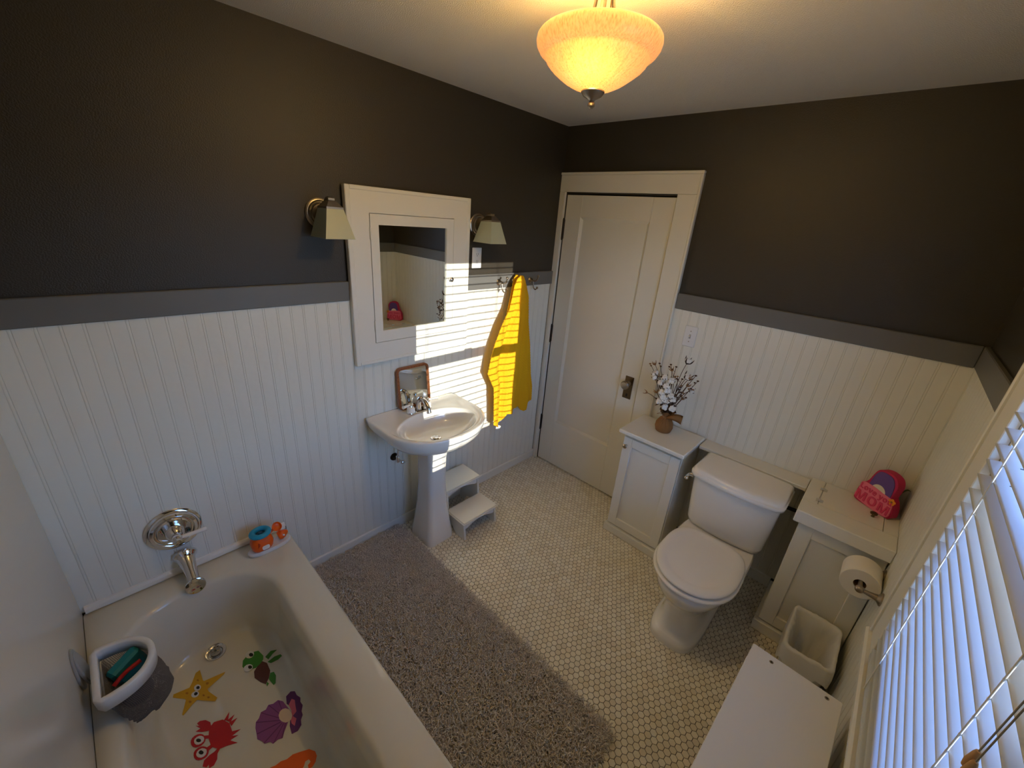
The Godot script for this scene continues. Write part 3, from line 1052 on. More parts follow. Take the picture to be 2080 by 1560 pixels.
func build_rug() -> void:
	var t := thing("bath_mat", "grey-brown shaggy bath mat lying alongside the tub", "bath mat", Vector3(-1.61, 0, 0.80))
	var x0 := -1.905
	var x1 := -1.312
	var z0 := 0.036
	var z1 := 1.578
	var st := sf()
	loft(st, [ring_rr(x0 + 0.008, x1 - 0.008, z0 + 0.008, z1 - 0.008, 0.05, 0.0006), ring_rr(x0 + 0.006, x1 - 0.006, z0 + 0.006, z1 - 0.006, 0.05, 0.009)], true, true, true, false)
	obj("backing", st, M.rug_backing, t)
	# one tuft: three bent strands
	O = Vector3.ZERO
	st = sf(true)
	for k in 3:
		var f := TAU * k / 3.0 + 0.4
		var lean := Vector3(cos(f), 0, sin(f))
		tube(st, [lean * 0.0014, lean * 0.0035 + Vector3(0, 0.011, 0), lean * 0.0062 + Vector3(0, 0.021, 0), lean * 0.0105 + Vector3(0, 0.0285, 0), lean * 0.0160 + Vector3(0, 0.0300, 0)], 0.0027, 0.0017, 4)
	st.generate_normals()
	var tuft := st.commit()
	tuft.surface_set_material(0, M.rug_pile)
	var clump := FastNoiseLite.new()
	clump.seed = 3
	clump.frequency = 9.0
	var bend := FastNoiseLite.new()
	bend.seed = 11
	bend.frequency = 30.0
	var places := []
	var step := 0.0072
	var nx := int((x1 - x0) / step)
	var nz := int((z1 - z0) / step)
	for i in nx:
		for j in nz:
			var x := x0 + (i + 0.5 + rng.randf_range(-0.45, 0.45)) * step
			var z := z0 + (j + 0.5 + rng.randf_range(-0.45, 0.45)) * step
			var cx := clampf(x, x0 + 0.05, x1 - 0.05)
			var cz := clampf(z, z0 + 0.05, z1 - 0.05)
			if Vector2(x - cx, z - cz).length() > 0.05:
				continue
			places.append(Vector3(x, 0.007, z))
	var mm := MultiMesh.new()
	mm.transform_format = MultiMesh.TRANSFORM_3D
	mm.use_colors = true
	mm.mesh = tuft
	mm.instance_count = places.size()
	for k in places.size():
		var p: Vector3 = places[k]
		var ax := bend.get_noise_2d(p.x, p.z) * 2.6 + clump.get_noise_2d(p.z, p.x) * 1.0 + rng.randf_range(-0.25, 0.25)
		var az := bend.get_noise_2d(p.x + 31.0, p.z) * 2.6 + clump.get_noise_2d(p.z + 9.0, p.x) * 1.0 + rng.randf_range(-0.25, 0.25)
		var edge := minf(minf(p.x - x0, x1 - p.x), minf(p.z - z0, z1 - p.z))
		if edge < 0.012:
			if p.x - x0 < 0.012:
				az += 0.5
			elif x1 - p.x < 0.012:
				az -= 0.5
			if p.z - z0 < 0.012:
				ax -= 0.5
			elif z1 - p.z < 0.012:
				ax += 0.5
		var s := 0.90 + bend.get_noise_2d(p.x + 5.0, p.z + 17.0) * 0.5 + rng.randf_range(-0.10, 0.10)
		var b := Basis.from_euler(Vector3(ax, rng.randf() * TAU, az)).scaled(Vector3(1.0, 1.0, 1.0) * s)
		mm.set_instance_transform(k, Transform3D(b, p - t.position))
		var v := rng.randf_range(0.80, 1.16)
		mm.set_instance_color(k, Color(0.74 * v, 0.675 * v, 0.62 * v))
	var mi := MultiMeshInstance3D.new()
	mi.name = "pile"
	mi.multimesh = mm
	mi.set_meta("kind", "stuff")
	t.add_child(mi, true)


func sink_outline(k: float, y: float, n := 72) -> Array:
	# straight back, nearly straight sides, oval front; k scales it about its middle
	var out := []
	var c := Vector2(-1.200, 0.22)
	for i in n:
		var a := TAU * i / n
		var d := Vector2(cos(a), sin(a))
		# front half: ellipse 0.292 by 0.255; back half: box 0.29 by 0.213 with round corners
		var r := 0.0
		if d.y >= 0.0:
			r = 1.0 / pow(pow(absf(d.x) / 0.292, 2.15) + pow(d.y / 0.256, 2.15), 1.0 / 2.15)
		else:
			r = 1.0 / pow(pow(absf(d.x) / 0.292, 26.0) + pow(-d.y / 0.211, 26.0), 1.0 / 26.0)
		var p := c + d * r * k
		out.append(Vector3(p.x, y, p.y))
	return out


func build_sink() -> void:
	var t := thing("pedestal_sink", "white porcelain pedestal sink below the mirror cabinet", "sink", Vector3(-1.19, 0, 0.205))
	var n := 72
	var st := sf(true)
	var rings := []
	for v in [[0.34, 0.648], [0.42, 0.662], [0.66, 0.690], [0.84, 0.722], [0.945, 0.756], [0.985, 0.785], [0.998, 0.806], [1.0, 0.813], [0.996, 0.818], [0.985, 0.8205], [0.955, 0.8215], [0.93, 0.8200], [0.91, 0.8180]]:
		rings.append(sink_outline(v[0], v[1]))
	for v in [[1.09, 0.8180], [1.055, 0.8195], [1.03, 0.8185], [1.005, 0.813], [0.975, 0.801], [0.93, 0.783], [0.85, 0.760], [0.72, 0.742], [0.54, 0.729], [0.34, 0.723], [0.14, 0.7205]]:
		var ring := []
		var drop: float = (0.8175 - v[1]) / 0.103
		for i in n:
			var a := TAU * i / n
			ring.append(Vector3(-1.214 + 0.226 * v[0] * cos(a), v[1], 0.292 - 0.016 * drop + 0.150 * v[0] * sin(a)))
		rings.append(ring)
	loft(st, rings, true, true)
	obj("basin", st, M.porcelain, t)
	# pedestal: square with wide chamfered corners, waisted
	st = sf(true)
	var ped := []
	for v in [[0.0, 0.092, 0.105, 0.030], [0.045, 0.090, 0.103, 0.030], [0.12, 0.080, 0.092, 0.030], [0.26, 0.067, 0.076, 0.028], [0.42, 0.061, 0.068, 0.028], [0.56, 0.064, 0.070, 0.028], [0.66, 0.074, 0.080, 0.030], [0.70, 0.082, 0.088, 0.03]]:
		ped.append(ring_rr(-1.193 - v[1], -1.193 + v[1], 0.200 - v[2], 0.200 + v[2], v[3], v[0], 3))
	loft(st, ped, true, true)
	obj("pedestal", st, M.porcelain, t)
	st = sf()
	lathe(st, [Vector2(0.0, 0.006), Vector2(0.012, 0.0075), Vector2(0.017, 0.005), Vector2(0.018, 0.001), Vector2(0.022, 0.001), Vector2(0.027, 0.003), Vector2(0.029, 0.0)], Transform3D(Basis(), Vector3(-1.222, 0.7210, 0.274)), 28)
	obj("drain", st, M.chrome, t, "chrome sink drain")


func toilet_ring(x0: float, x1: float, hw: float, y: float, e := 2.3, zc := 1.553, n := 48) -> Array:
	var out := []
	for i in n:
		var a := TAU * i / n
		var c := cos(a)
		var s := sin(a)
		var ex := e if c < 0.0 else e + 1.2
		out.append(Vector3((x0 + x1) / 2 + (x1 - x0) / 2 * signf(c) * pow(absf(c), 2.0 / ex), y, zc + hw * signf(s) * pow(absf(s), 2.0 / ex)))
	return out


func build_toilet() -> void:
	var t := thing("toilet", "white two-piece toilet with its lid closed", "toilet", Vector3(-0.5, 0, 1.553))
	var st := sf(true)
	loft(st, [
		toilet_ring(-0.805, -0.26, 0.118, 0.0, 3.6), toilet_ring(-0.806, -0.26, 0.118, 0.025, 3.6), toilet_ring(-0.802, -0.26, 0.115, 0.040, 3.6), toilet_ring(-0.788, -0.26, 0.105, 0.050, 3.4), toilet_ring(-0.772, -0.26, 0.097, 0.066, 3.2), toilet_ring(-0.762, -0.26, 0.094, 0.12, 3.0),
		toilet_ring(-0.760, -0.25, 0.096, 0.18, 2.8), toilet_ring(-0.785, -0.24, 0.118, 0.235, 2.5), toilet_ring(-0.830, -0.23, 0.152, 0.285, 2.3), toilet_ring(-0.857, -0.21, 0.174, 0.325, 2.25), toilet_ring(-0.866, -0.19, 0.182, 0.355, 2.25),
		toilet_ring(-0.866, -0.18, 0.183, 0.372, 2.25), toilet_ring(-0.855, -0.18, 0.176, 0.380, 2.25),
	])
	obj("bowl", st, M.porcelain, t)
	# seat ring and lid
	st = sf(true)
	loft(st, [toilet_ring(-0.850, -0.43, 0.170, 0.3830, 2.1), toilet_ring(-0.866, -0.422, 0.184, 0.3845, 2.1), toilet_ring(-0.872, -0.420, 0.189, 0.3905, 2.1), toilet_ring(-0.871, -0.420, 0.188, 0.3985, 2.1), toilet_ring(-0.862, -0.425, 0.181, 0.4030, 2.1), toilet_ring(-0.84, -0.44, 0.165, 0.4035, 2.1)])
	obj("seat", st, M.seat_plastic, t)
	st = sf(true)
	loft(st, [toilet_ring(-0.842, -0.430, 0.166, 0.4075, 2.1), toilet_ring(-0.858, -0.418, 0.179, 0.4095, 2.1), toilet_ring(-0.862, -0.415, 0.182, 0.4150, 2.1), toilet_ring(-0.859, -0.416, 0.180, 0.4215, 2.1), toilet_ring(-0.850, -0.420, 0.174, 0.4255, 2.1), toilet_ring(-0.834, -0.432, 0.160, 0.4270, 2.1), toilet_ring(-0.818, -0.446, 0.147, 0.4265, 2.1), toilet_ring(-0.808, -0.455, 0.139, 0.4235, 2.1), toilet_ring(-0.800, -0.463, 0.132, 0.4228, 2.1), toilet_ring(-0.72, -0.53, 0.07, 0.4232, 2.1)])
	obj("lid", st, M.seat_plastic, t)
	for s in [-0.07, 0.07]:
		st = sf()
		xbox(st, Transform3D(Basis(), Vector3(-0.408, 0.396, 1.553 + s)), Vector3(0.014, 0.012, 0.018), 0.005)
		obj("hinge", st, M.seat_plastic, t)
	# tank, a little wider at the top, with a bowed front
	st = sf(true)
	var tank := []
	for v in [[0.385, 0.168, -0.335, 0.010], [0.392, 0.180, -0.348, 0.012], [0.42, 0.188, -0.356, 0.016], [0.55, 0.196, -0.368, 0.017], [0.68, 0.203, -0.378, 0.018], [0.694, 0.203, -0.378, 0.018]]:
		tank.append(tank_ring(v[1], v[2], v[3], v[0]))
	loft(st, tank, true, true)
	obj("tank", st, M.porcelain, t)
	st = sf(true)
	var lid := []
	for v in [[0.690, 0.204, -0.380, 0.018], [0.6905, 0.213, -0.391, 0.019], [0.693, 0.2165, -0.396, 0.020], [0.710, 0.218, -0.398, 0.020], [0.713, 0.216, -0.395, 0.020], [0.7145, 0.2115, -0.390, 0.019], [0.722, 0.211, -0.389, 0.019], [0.730, 0.208, -0.385, 0.019], [0.7355, 0.202, -0.378, 0.018], [0.738, 0.192, -0.366, 0.016], [0.7385, 0.12, -0.30, 0.01]]:
		lid.append(tank_ring(v[1], v[2], v[3], v[0]))
	loft(st, lid, true, true)
	obj("tank_lid", st, M.porcelain, t)
	# flush lever on the left end of the tank
	st = sf(true)
	tube(st, [Vector3(-0.335, 0.662, 1.356), Vector3(-0.335, 0.662, 1.338)], 0.012, -1.0, 14)
	tube(st, curve([Vector3(-0.335, 0.662, 1.334), Vector3(-0.345, 0.660, 1.330), Vector3(-0.360, 0.656, 1.330), Vector3(-0.372, 0.654, 1.332)]), 0.0065, 0.009, 10)
	ball(st, Vector3(-0.374, 0.654, 1.332), Vector3(0.011, 0.010, 0.010), 12, 8)
	obj("flush_lever", st, M.chrome, t, "chrome flush lever")
	# dark water pipe that runs from behind the tank into the corner cabinet
	t = thing("water_pipe", "black pipe behind the toilet running into the corner cabinet", "pipe", Vector3(-0.05, 0.55, 1.77))
	st = sf(true)
	tube(st, [Vector3(-0.055, 0.545, 1.62), Vector3(-0.055, 0.560, 1.822)], 0.010, -1.0, 12)
	obj("pipe", st, M.black, t)
	st = sf(true)
	tube(st, [Vector3(-0.055, 0.546, 1.62), Vector3(-0.008, 0.546, 1.62)], 0.010, -1.0, 12)
	obj("elbow", st, M.black, t)


func tank_ring(hw: float, xf: float, bow: float, y: float) -> Array:
	var out := []
	var zc := 1.560
	var xb := -0.148
	var r := 0.05
	var n := 16
	# back corners square, front corners round, front bowed
	out.append(Vector3(xb, y, zc + hw - 0.01))
	out.append(Vector3(xb, y, zc - hw + 0.01))
	out.append(Vector3(xb - 0.01, y, zc - hw))
	for i in 7:
		var a := PI / 2 * i / 6.0
		out.append(Vector3(xf + r - r * sin(a), y, zc - hw + r - r * cos(a)))
	for i in range(1, n):
		var u := -1.0 + 2.0 * i / n
		out.append(Vector3(xf - bow * (1.0 - u * u), y, zc + u * (hw - r)))
	for i in 7:
		var a := PI / 2 * (1.0 - i / 6.0)
		out.append(Vector3(xf + r - r * sin(a), y, zc + hw - r + r * cos(a)))
	out.append(Vector3(xb - 0.01, y, zc + hw))
	return out


# ---------------------------------------------------------------- cabinets and bench
func build_medicine_cabinet() -> void:
	var t := thing("mirror_cabinet", "white wooden medicine cabinet with a mirror door above the sink", "cabinet", Vector3(-1.172, 1.125, 0.0085))
	var x0 := -1.520
	var x1 := -0.825
	var y0 := 1.125
	var y1 := 1.937
	var z0 := 0.0085
	var zf := 0.034
	var ix0 := -1.415
	var ix1 := -0.934
	var iy0 := 1.227
	var iy1 := 1.832
	var st := sf()
	box(st, Vector3(x0, y0, z0), Vector3(ix0, y1, zf))
	obj("frame_stile", st, M.white_paint, t)
	st = sf()
	box(st, Vector3(ix1, y0, z0), Vector3(x1, y1, zf))
	obj("frame_stile", st, M.white_paint, t)
	st = sf()
	box(st, Vector3(ix0, iy1, z0), Vector3(ix1, y1, zf))
	obj("frame_rail", st, M.white_paint, t)
	st = sf()
	box(st, Vector3(ix0, y0, z0), Vector3(ix1, iy0, zf))
	obj("frame_rail", st, M.white_paint, t)
	st = sf()
	box(st, Vector3(x0 - 0.002, y0 - 0.002, z0), Vector3(x0 + 0.020, y1 + 0.002, zf + 0.004), 0.003)
	box(st, Vector3(x1 - 0.020, y0 - 0.002, z0), Vector3(x1 + 0.002, y1 + 0.002, zf + 0.004), 0.003)
	box(st, Vector3(x0 + 0.020, y1 - 0.016, z0), Vector3(x1 - 0.020, y1 + 0.002, zf + 0.004), 0.003)
	box(st, Vector3(x0 + 0.020, y0 - 0.002, z0), Vector3(x1 - 0.020, y0 + 0.016, zf + 0.004), 0.003)
	obj("edge_band", st, M.white_paint, t)
	# cabinet back behind the door
	st = sf()
	box(st, Vector3(ix0, iy0, z0), Vector3(ix1, iy1, z0 + 0.002))
	obj("back", st, M.white_paint, t)
	var d := Node3D.new()
	d.name = "door"
	t.add_child(d, true)
	var g := 0.0025
	var mx0 := -1.371
	var mx1 := -0.980
	var my0 := 1.286
	var my1 := 1.783
	var zd := 0.0355
	st = sf()
	box(st, Vector3(ix0 + g, iy0 + g, z0 + 0.003), Vector3(mx0, iy1 - g, zd))
	obj("stile", st, M.white_paint, d)
	st = sf()
	box(st, Vector3(mx1, iy0 + g, z0 + 0.003), Vector3(ix1 - g, iy1 - g, zd))
	obj("stile", st, M.white_paint, d)
	st = sf()
	box(st, Vector3(mx0, my1, z0 + 0.003), Vector3(mx1, iy1 - g, zd))
	obj("rail", st, M.white_paint, d)
	st = sf()
	box(st, Vector3(mx0, iy0 + g, z0 + 0.003), Vector3(mx1, my0, zd))
	obj("rail", st, M.white_paint, d)
	st = sf()
	box(st, Vector3(mx0, my0, z0 + 0.004), Vector3(mx1, my1, 0.027))
	obj("mirror", st, M.mirror_glass, d, "mirror glass")
	for y in [1.745, 1.315]:
		st = sf()
		box(st, Vector3(ix0 - 0.003, y - 0.026, zd - 0.002), Vector3(ix0 + 0.014, y + 0.026, zd + 0.0015), 0.001)
		tube(st, [Vector3(ix0 + 0.001, y - 0.027, zd + 0.003), Vector3(ix0 + 0.001, y + 0.027, zd + 0.003)], 0.004, -1.0, 8)
		obj("hinge", st, M.white_paint, d, "hinge painted over in white")
	st = sf()
	lathe(st, [Vector2(0, 0), Vector2(0.008, 0.0), Vector2(0.005, 0.006), Vector2(0.005, 0.012), Vector2(0.011, 0.016), Vector2(0.0125, 0.021), Vector2(0.008, 0.025), Vector2(0, 0.026)], Transform3D(Basis(Vector3.RIGHT, PI / 2), Vector3(-0.957, 1.522, zd)), 20)
	obj("knob", st, M.chrome, d, "small round metal knob")


func build_cabinets() -> void:
	# narrow cupboard between the door and the toilet
	var t := thing("cupboard", "white wooden cupboard between the door and the toilet", "cabinet", Vector3(-0.16, 0, 1.085))
	var z0 := 0.915
	var z1 := 1.268
	var xf := -0.312
	var st := sf()
	box(st, Vector3(xf + 0.018, 0.0, z0), Vector3(-0.0275, 0.726, z1), 0.002)
	obj("body", st, M.white_paint, t)
	st = sf()
	box(st, Vector3(-0.345, 0.726, 0.892), Vector3(-0.0275, 0.750, 1.285), 0.005)
	obj("top_board", st, M.white_paint, t)
	st = sf()
	box(st, Vector3(xf - 0.014, 0, z0 - 0.012), Vector3(xf + 0.018, 0.052, z1 + 0.012), 0.003)
	obj("plinth", st, M.white_paint, t)
	panel_door(t, xf, 0.062, 0.700, z0 + 0.004, z1 - 0.004, 0.055)
	st = sf()
	lathe(st, [Vector2(0, 0), Vector2(0.007, 0.0), Vector2(0.005, 0.005), Vector2(0.005, 0.012), Vector2(0.013, 0.016), Vector2(0.014, 0.021), Vector2(0.009, 0.026), Vector2(0, 0.027)], Transform3D(Basis(Vector3.FORWARD, -PI / 2), Vector3(xf - 0.004, 0.648, z0 + 0.028)), 20)
	obj("knob", st, M.brushed_nickel, t, "round metal knob")
	# corner cupboard with a hatch in its top
	t = thing("corner_cupboard", "white wooden cupboard in the corner with a hinged hatch in its top", "cabinet", Vector3(-0.18, 0, 1.99))
	st = sf()
	box(st, Vector3(-0.340, 0.0, 1.838), Vector3(-0.0085, 0.690, W - 0.0085), 0.002)
	obj("body", st, M.white_paint, t)
	st = sf()
	box(st, Vector3(-0.372, 0, 1.822), Vector3(-0.340, 0.060, W - 0.020), 0.003)
	box(st, Vector3(-0.340, 0, 1.820), Vector3(-0.020, 0.060, 1.838), 0.003)
	obj("plinth", st, M.white_paint, t)
	panel_door(t, -0.358, 0.070, 0.684, 1.840, W - 0.012, 0.060)
	# top: fixed boards round the hatch
	var top := 0.752
	st = sf()
	box(st, Vector3(-0.385, 0.690, 1.815), Vector3(-0.262, top, W - 0.0085), 0.004)
	obj("top_board", st, M.white_paint, t)
	st = sf()
	box(st, Vector3(-0.262, 0.690, 1.815), Vector3(-0.0085, top, 1.874), 0.003)
	obj("top_board", st, M.white_paint, t)
	st = sf()
	box(st, Vector3(-0.262, 0.690, 2.108), Vector3(-0.0085, top, W - 0.0085), 0.002)
	obj("top_board", st, M.white_paint, t)
	st = sf()
	box(st, Vector3(-0.2605, 0.730, 1.8755), Vector3(-0.010, top, 2.1055), 0.001)
	var hatch := obj("hatch", st, M.white_paint, t)
	for x in [-0.102, -0.225]:
		st = sf()
		box(st, Vector3(x - 0.014, top, 1.862), Vector3(x + 0.014, top + 0.0015, 1.890), 0.0005)
		tube(st, [Vector3(x - 0.014, top + 0.003, 1.875), Vector3(x + 0.014, top + 0.003, 1.875)], 0.0035, -1.0, 8)
		obj("hinge", st, M.chrome, hatch, "small shiny hinge")
	st = sf()
	lathe(st, [Vector2(0, 0), Vector2(0.007, 0.0), Vector2(0.005, 0.005), Vector2(0.005, 0.010), Vector2(0.013, 0.014), Vector2(0.014, 0.019), Vector2(0.009, 0.023), Vector2(0, 0.024)], Transform3D(Basis(), Vector3(-0.170, top, 2.066)), 20)
	obj("knob", st, M.old_brass, hatch, "round metal knob")


# framed door facing -x
func panel_door(parent: Node3D, xf: float, y0: float, y1: float, z0: float, z1: float, rail: float) -> void:
	var d := Node3D.new()
	d.name = "door"
	parent.add_child(d, true)
	var xb := xf + 0.0175
	for r in [[z0, z0 + rail], [z1 - rail, z1]]:
		var st := sf()
		box(st, Vector3(xf, y0, r[0]), Vector3(xb, y1, r[1]), 0.002)
		obj("stile", st, M.white_paint, d)
	for r in [[y0, y0 + rail], [y1 - rail, y1]]:
		var st := sf()
		box(st, Vector3(xf, r[0], z0 + rail), Vector3(xb, r[1], z1 - rail), 0.001)
		obj("rail", st, M.white_paint, d)
	var sp := sf()
	box(sp, Vector3(xf + 0.011, y0 + rail, z0 + rail), Vector3(xb, y1 - rail, z1 - rail))
	obj("panel", sp, M.white_paint, d)


func build_bench() -> void:
	var t := thing("storage_bench", "plain white bench with two screws in its top below the window", "bench", Vector3(-1.36, 0, 1.985), -0.035)
	var st := sf()
	box(st, Vector3(-0.39, 0.484, -0.138), Vector3(0.375, 0.502, 0.128), 0.002)
	var top := obj("top_board", st, M.plastic_white, t)
	for p in [Vector3(0.345, 0.502, -0.072), Vector3(0.352, 0.502, 0.088), Vector3(-0.36, 0.502, -0.072), Vector3(-0.36, 0.502, 0.088)]:
		st = sf()
		lathe(st, [Vector2(0.0065, -0.0008), Vector2(0.0065, 0.0006), Vector2(0.0045, 0.0010), Vector2(0.0, 0.0004)], Transform3D(Basis(), p), 14)
		var s := obj("screw", st, M.brushed_nickel, top, "screw head")
		st = sf()
		xbox(st, Transform3D(Basis(Vector3.UP, 0.5), p + Vector3(0, 0.0010, 0)), Vector3(0.0036, 0.0003, 0.0009))
		xbox(st, Transform3D(Basis(Vector3.UP, 0.5), p + Vector3(0, 0.0010, 0)), Vector3(0.0009, 0.0003, 0.0036))
		obj("slot", st, M.dark_hole, s)
	for x in [-0.37, 0.355]:
		st = sf()
		box(st, Vector3(x - 0.009, 0, -0.125), Vector3(x + 0.009, 0.484, 0.115), 0.002)
		obj("side_panel", st, M.plastic_white, t)
	st = sf()
	box(st, Vector3(-0.361, 0.04, 0.10), Vector3(0.346, 0.484, 0.112), 0.001)
	obj("back_panel", st, M.plastic_white, t)
	st = sf()
	box(st, Vector3(-0.361, 0.06, -0.125), Vector3(0.346, 0.078, 0.10), 0.001)
	obj("shelf_board", st, M.plastic_white, t)


# ---------------------------------------------------------------- lamps, hooks, plates
func build_sconces() -> void:
	var place := [Vector3(-1.618, 1.815, 0.0), Vector3(-0.738, 1.808, 0.0)]
	var words := ["wall sconce with square frosted glass shade left of the mirror cabinet", "wall sconce with square frosted glass shade above the white outlet"]
	var t := thing("wall_sconce", words[0], "wall lamp", place[0], 0.0, "wall sconces beside the mirror cabinet")
	O = Vector3.ZERO
	var st := sf()
	lathe(st, [Vector2(0, 0.0005), Vector2(0.060, 0.0005), Vector2(0.061, 0.006), Vector2(0.055, 0.010), Vector2(0.052, 0.010), Vector2(0.048, 0.016), Vector2(0.042, 0.016), Vector2(0.038, 0.022), Vector2(0.020, 0.026), Vector2(0, 0.027)], Transform3D(Basis(Vector3.RIGHT, PI / 2), Vector3.ZERO), 36)
	obj("back_plate", st, M.brushed_nickel, t)
	st = sf(true)
	tube(st, curve([Vector3(0, 0.0, 0.022), Vector3(0, 0.014, 0.045), Vector3(0, 0.052, 0.075), Vector3(0, 0.060, 0.095), Vector3(0, 0.056, 0.108)]), 0.009, 0.008, 10)
	obj("arm", st, M.brushed_nickel, t)
	st = sf()
	xbox(st, Transform3D(Basis(), Vector3(0, 0.058, 0.108)), Vector3(0.014, 0.006, 0.014), 0.002)
	prism_frustum(st, 0.015, 0.020, 0.052, 0.032, 0.040, 0.030, 0.108)
	prism_frustum(st, 0.034, 0.042, 0.030, 0.034, 0.042, 0.023, 0.108)
	obj("holder_cap", st, M.brushed_nickel, t)
	st = sf()
	prism_frustum(st, 0.033, 0.041, 0.026, 0.060, 0.072, -0.086, 0.108)
	prism_frustum(st, 0.030, 0.038, 0.026, 0.057, 0.069, -0.086, 0.108)
	for s in [[0.060, 0.072], [-0.060, -0.072]]:
		xbox(st, Transform3D(Basis(), Vector3(0, -0.086, 0.108 + s[1] * 0.98)), Vector3(0.060, 0.0012, 0.0018))
		xbox(st, Transform3D(Basis(), Vector3(s[0] * 0.975, -0.086, 0.108)), Vector3(0.0018, 0.0012, 0.072))
	obj("shade", st, M.sconce_glass, t, "frosted glass shade")
	st = sf(true)
	ball(st, Vector3(0, -0.020, 0.108), Vector3(0.022, 0.034, 0.022))
	obj("light_bulb", st, M.plastic_white, t, "unlit bulb")
	copy_of(t, place[1], words[1])


func prism_frustum(st: SurfaceTool, ax: float, az: float, y0: float, bx: float, bz: float, y1: float, zc: float) -> void:
	st.set_smooth_group(-1)
	var a := [Vector3(-ax, y0, zc - az), Vector3(ax, y0, zc - az), Vector3(ax, y0, zc + az), Vector3(-ax, y0, zc + az)]
	var b := [Vector3(-bx, y1, zc - bz), Vector3(bx, y1, zc - bz), Vector3(bx, y1, zc + bz), Vector3(-bx, y1, zc + bz)]
	for i in 4:
		var j := (i + 1) % 4
		quad(st, a[i], a[j], b[j], b[i])


func build_hooks_and_towel() -> void:
	var xs := [-0.560, -0.425, -0.265]
	var words := ["metal double coat hook nearest the mirror cabinet", "metal double coat hook that carries the yellow towel", "metal double coat hook nearest the door"]
	var t := thing("coat_hook", words[0], "hook", Vector3(xs[0], 1.484, 0.018), 0.0, "double coat hooks on the grey rail")
	O = Vector3.ZERO
	var st := sf()
	lathe(st, [Vector2(0, 0.0), Vector2(0.019, 0.0), Vector2(0.020, 0.004), Vector2(0.016, 0.008), Vector2(0.010, 0.018), Vector2(0.008, 0.030), Vector2(0.0, 0.032)], Transform3D(Basis(Vector3.RIGHT, PI / 2), Vector3.ZERO), 20)
	obj("base", st, M.brushed_nickel, t)
	st = sf(true)
	tube(st, curve([Vector3(0, 0, 0.026), Vector3(0, -0.004, 0.045), Vector3(0, 0.008, 0.064), Vector3(0, 0.030, 0.072)]), 0.0048, 0.0036, 8)
	ball(st, Vector3(0, 0.034, 0.072), Vector3.ONE * 0.0075, 12, 8)
	obj("upper_prong", st, M.brushed_nickel, t)
	st = sf(true)
	tube(st, curve([Vector3(0, -0.002, 0.030), Vector3(0, -0.022, 0.034), Vector3(0, -0.046, 0.040), Vector3(0, -0.056, 0.054), Vector3(0, -0.046, 0.068)]), 0.0048, 0.0036, 8)
	ball(st, Vector3(0, -0.042, 0.070), Vector3.ONE * 0.0075, 12, 8)
	obj("lower_prong", st, M.brushed_nickel, t)
	for k in [1, 2]:
		copy_of(t, Vector3(xs[k], 1.484, 0.018), words[k])
	build_towel()


func edge_at(pts: Array, y: float) -> float:
	for k in pts.size() - 1:
		var a: Vector2 = pts[k]
		var b: Vector2 = pts[k + 1]
		if y <= a.y and y >= b.y:
			return lerpf(a.x, b.x, (a.y - y) / maxf(1e-5, a.y - b.y))
	return pts[pts.size() - 1].x if y < pts[pts.size() - 1].y else pts[0].x


# a hanging sheet: outline by left and right edges and a hem, gathered in folds towards the hook
func towel_sheet(left: Array, right: Array, hem: Array, folds: float, z_top: float, z_low: float, depth: float, phase: float) -> SurfaceTool:
	var nu := 110
	var nv := 250
	var y_top := 1.530
	var front := []
	var back := []
	for j in nv + 1:
		var rf := []
		var rb := []
		for i in nu + 1:
			var u := float(i) / nu
			var low := edge_hem(hem, u)
			var v := float(j) / nv
			var y := lerpf(y_top, low, v)
			var xl := edge_at(left, y)
			var xr := edge_at(right, y)
			var x := lerpf(xl, xr, u)
			var k := smoothstep(0.0, 0.35, v)
			var w := sin(u * folds * PI + phase + v * 0.7) * depth * (0.35 + 0.65 * k)
			w += sin(u * folds * 2.3 * PI + phase * 2.0 + v * 2.5) * depth * 0.30 * k
			var rib := 0.0017 * sin((u * 0.55 - v * 1.0) * 300.0) + 0.0007 * sin(u * 120.0 + v * 30.0)
			var crown := sin(u * PI) * 0.016 * (1.0 - 0.3 * v)
			var z := lerpf(z_top, z_low, smoothstep(0.0, 0.5, v)) + w + crown
			if v < 0.035:
				z -= (0.035 - v) * 0.4
			rf.append(Vector3(x, y, z + 0.0028 + rib))
			rb.append(Vector3(x, y, z - 0.0028 - rib))
		front.append(rf)
		back.append(rb)
	var st := sf(true)
	for j in nv:
		for i in nu:
			quad(st, front[j + 1][i], front[j + 1][i + 1], front[j][i + 1], front[j][i])
			quad(st, back[j][i], back[j][i + 1], back[j + 1][i + 1], back[j + 1][i])
		quad(st, front[j][0], back[j][0], back[j + 1][0], front[j + 1][0])
		quad(st, back[j][nu], front[j][nu], front[j + 1][nu], back[j + 1][nu])
	for i in nu:
		quad(st, front[nv][i], back[nv][i], back[nv][i + 1], front[nv][i + 1])
		quad(st, back[0][i], front[0][i], front[0][i + 1], back[0][i + 1])
	return st


func edge_hem(hem: Array, u: float) -> float:
	for k in hem.size() - 1:
		var a: Vector2 = hem[k]
		var b: Vector2 = hem[k + 1]
		if u >= a.x and u <= b.x:
			return lerpf(a.y, b.y, (u - a.x) / maxf(1e-5, b.x - a.x))
	return hem[hem.size() - 1].y


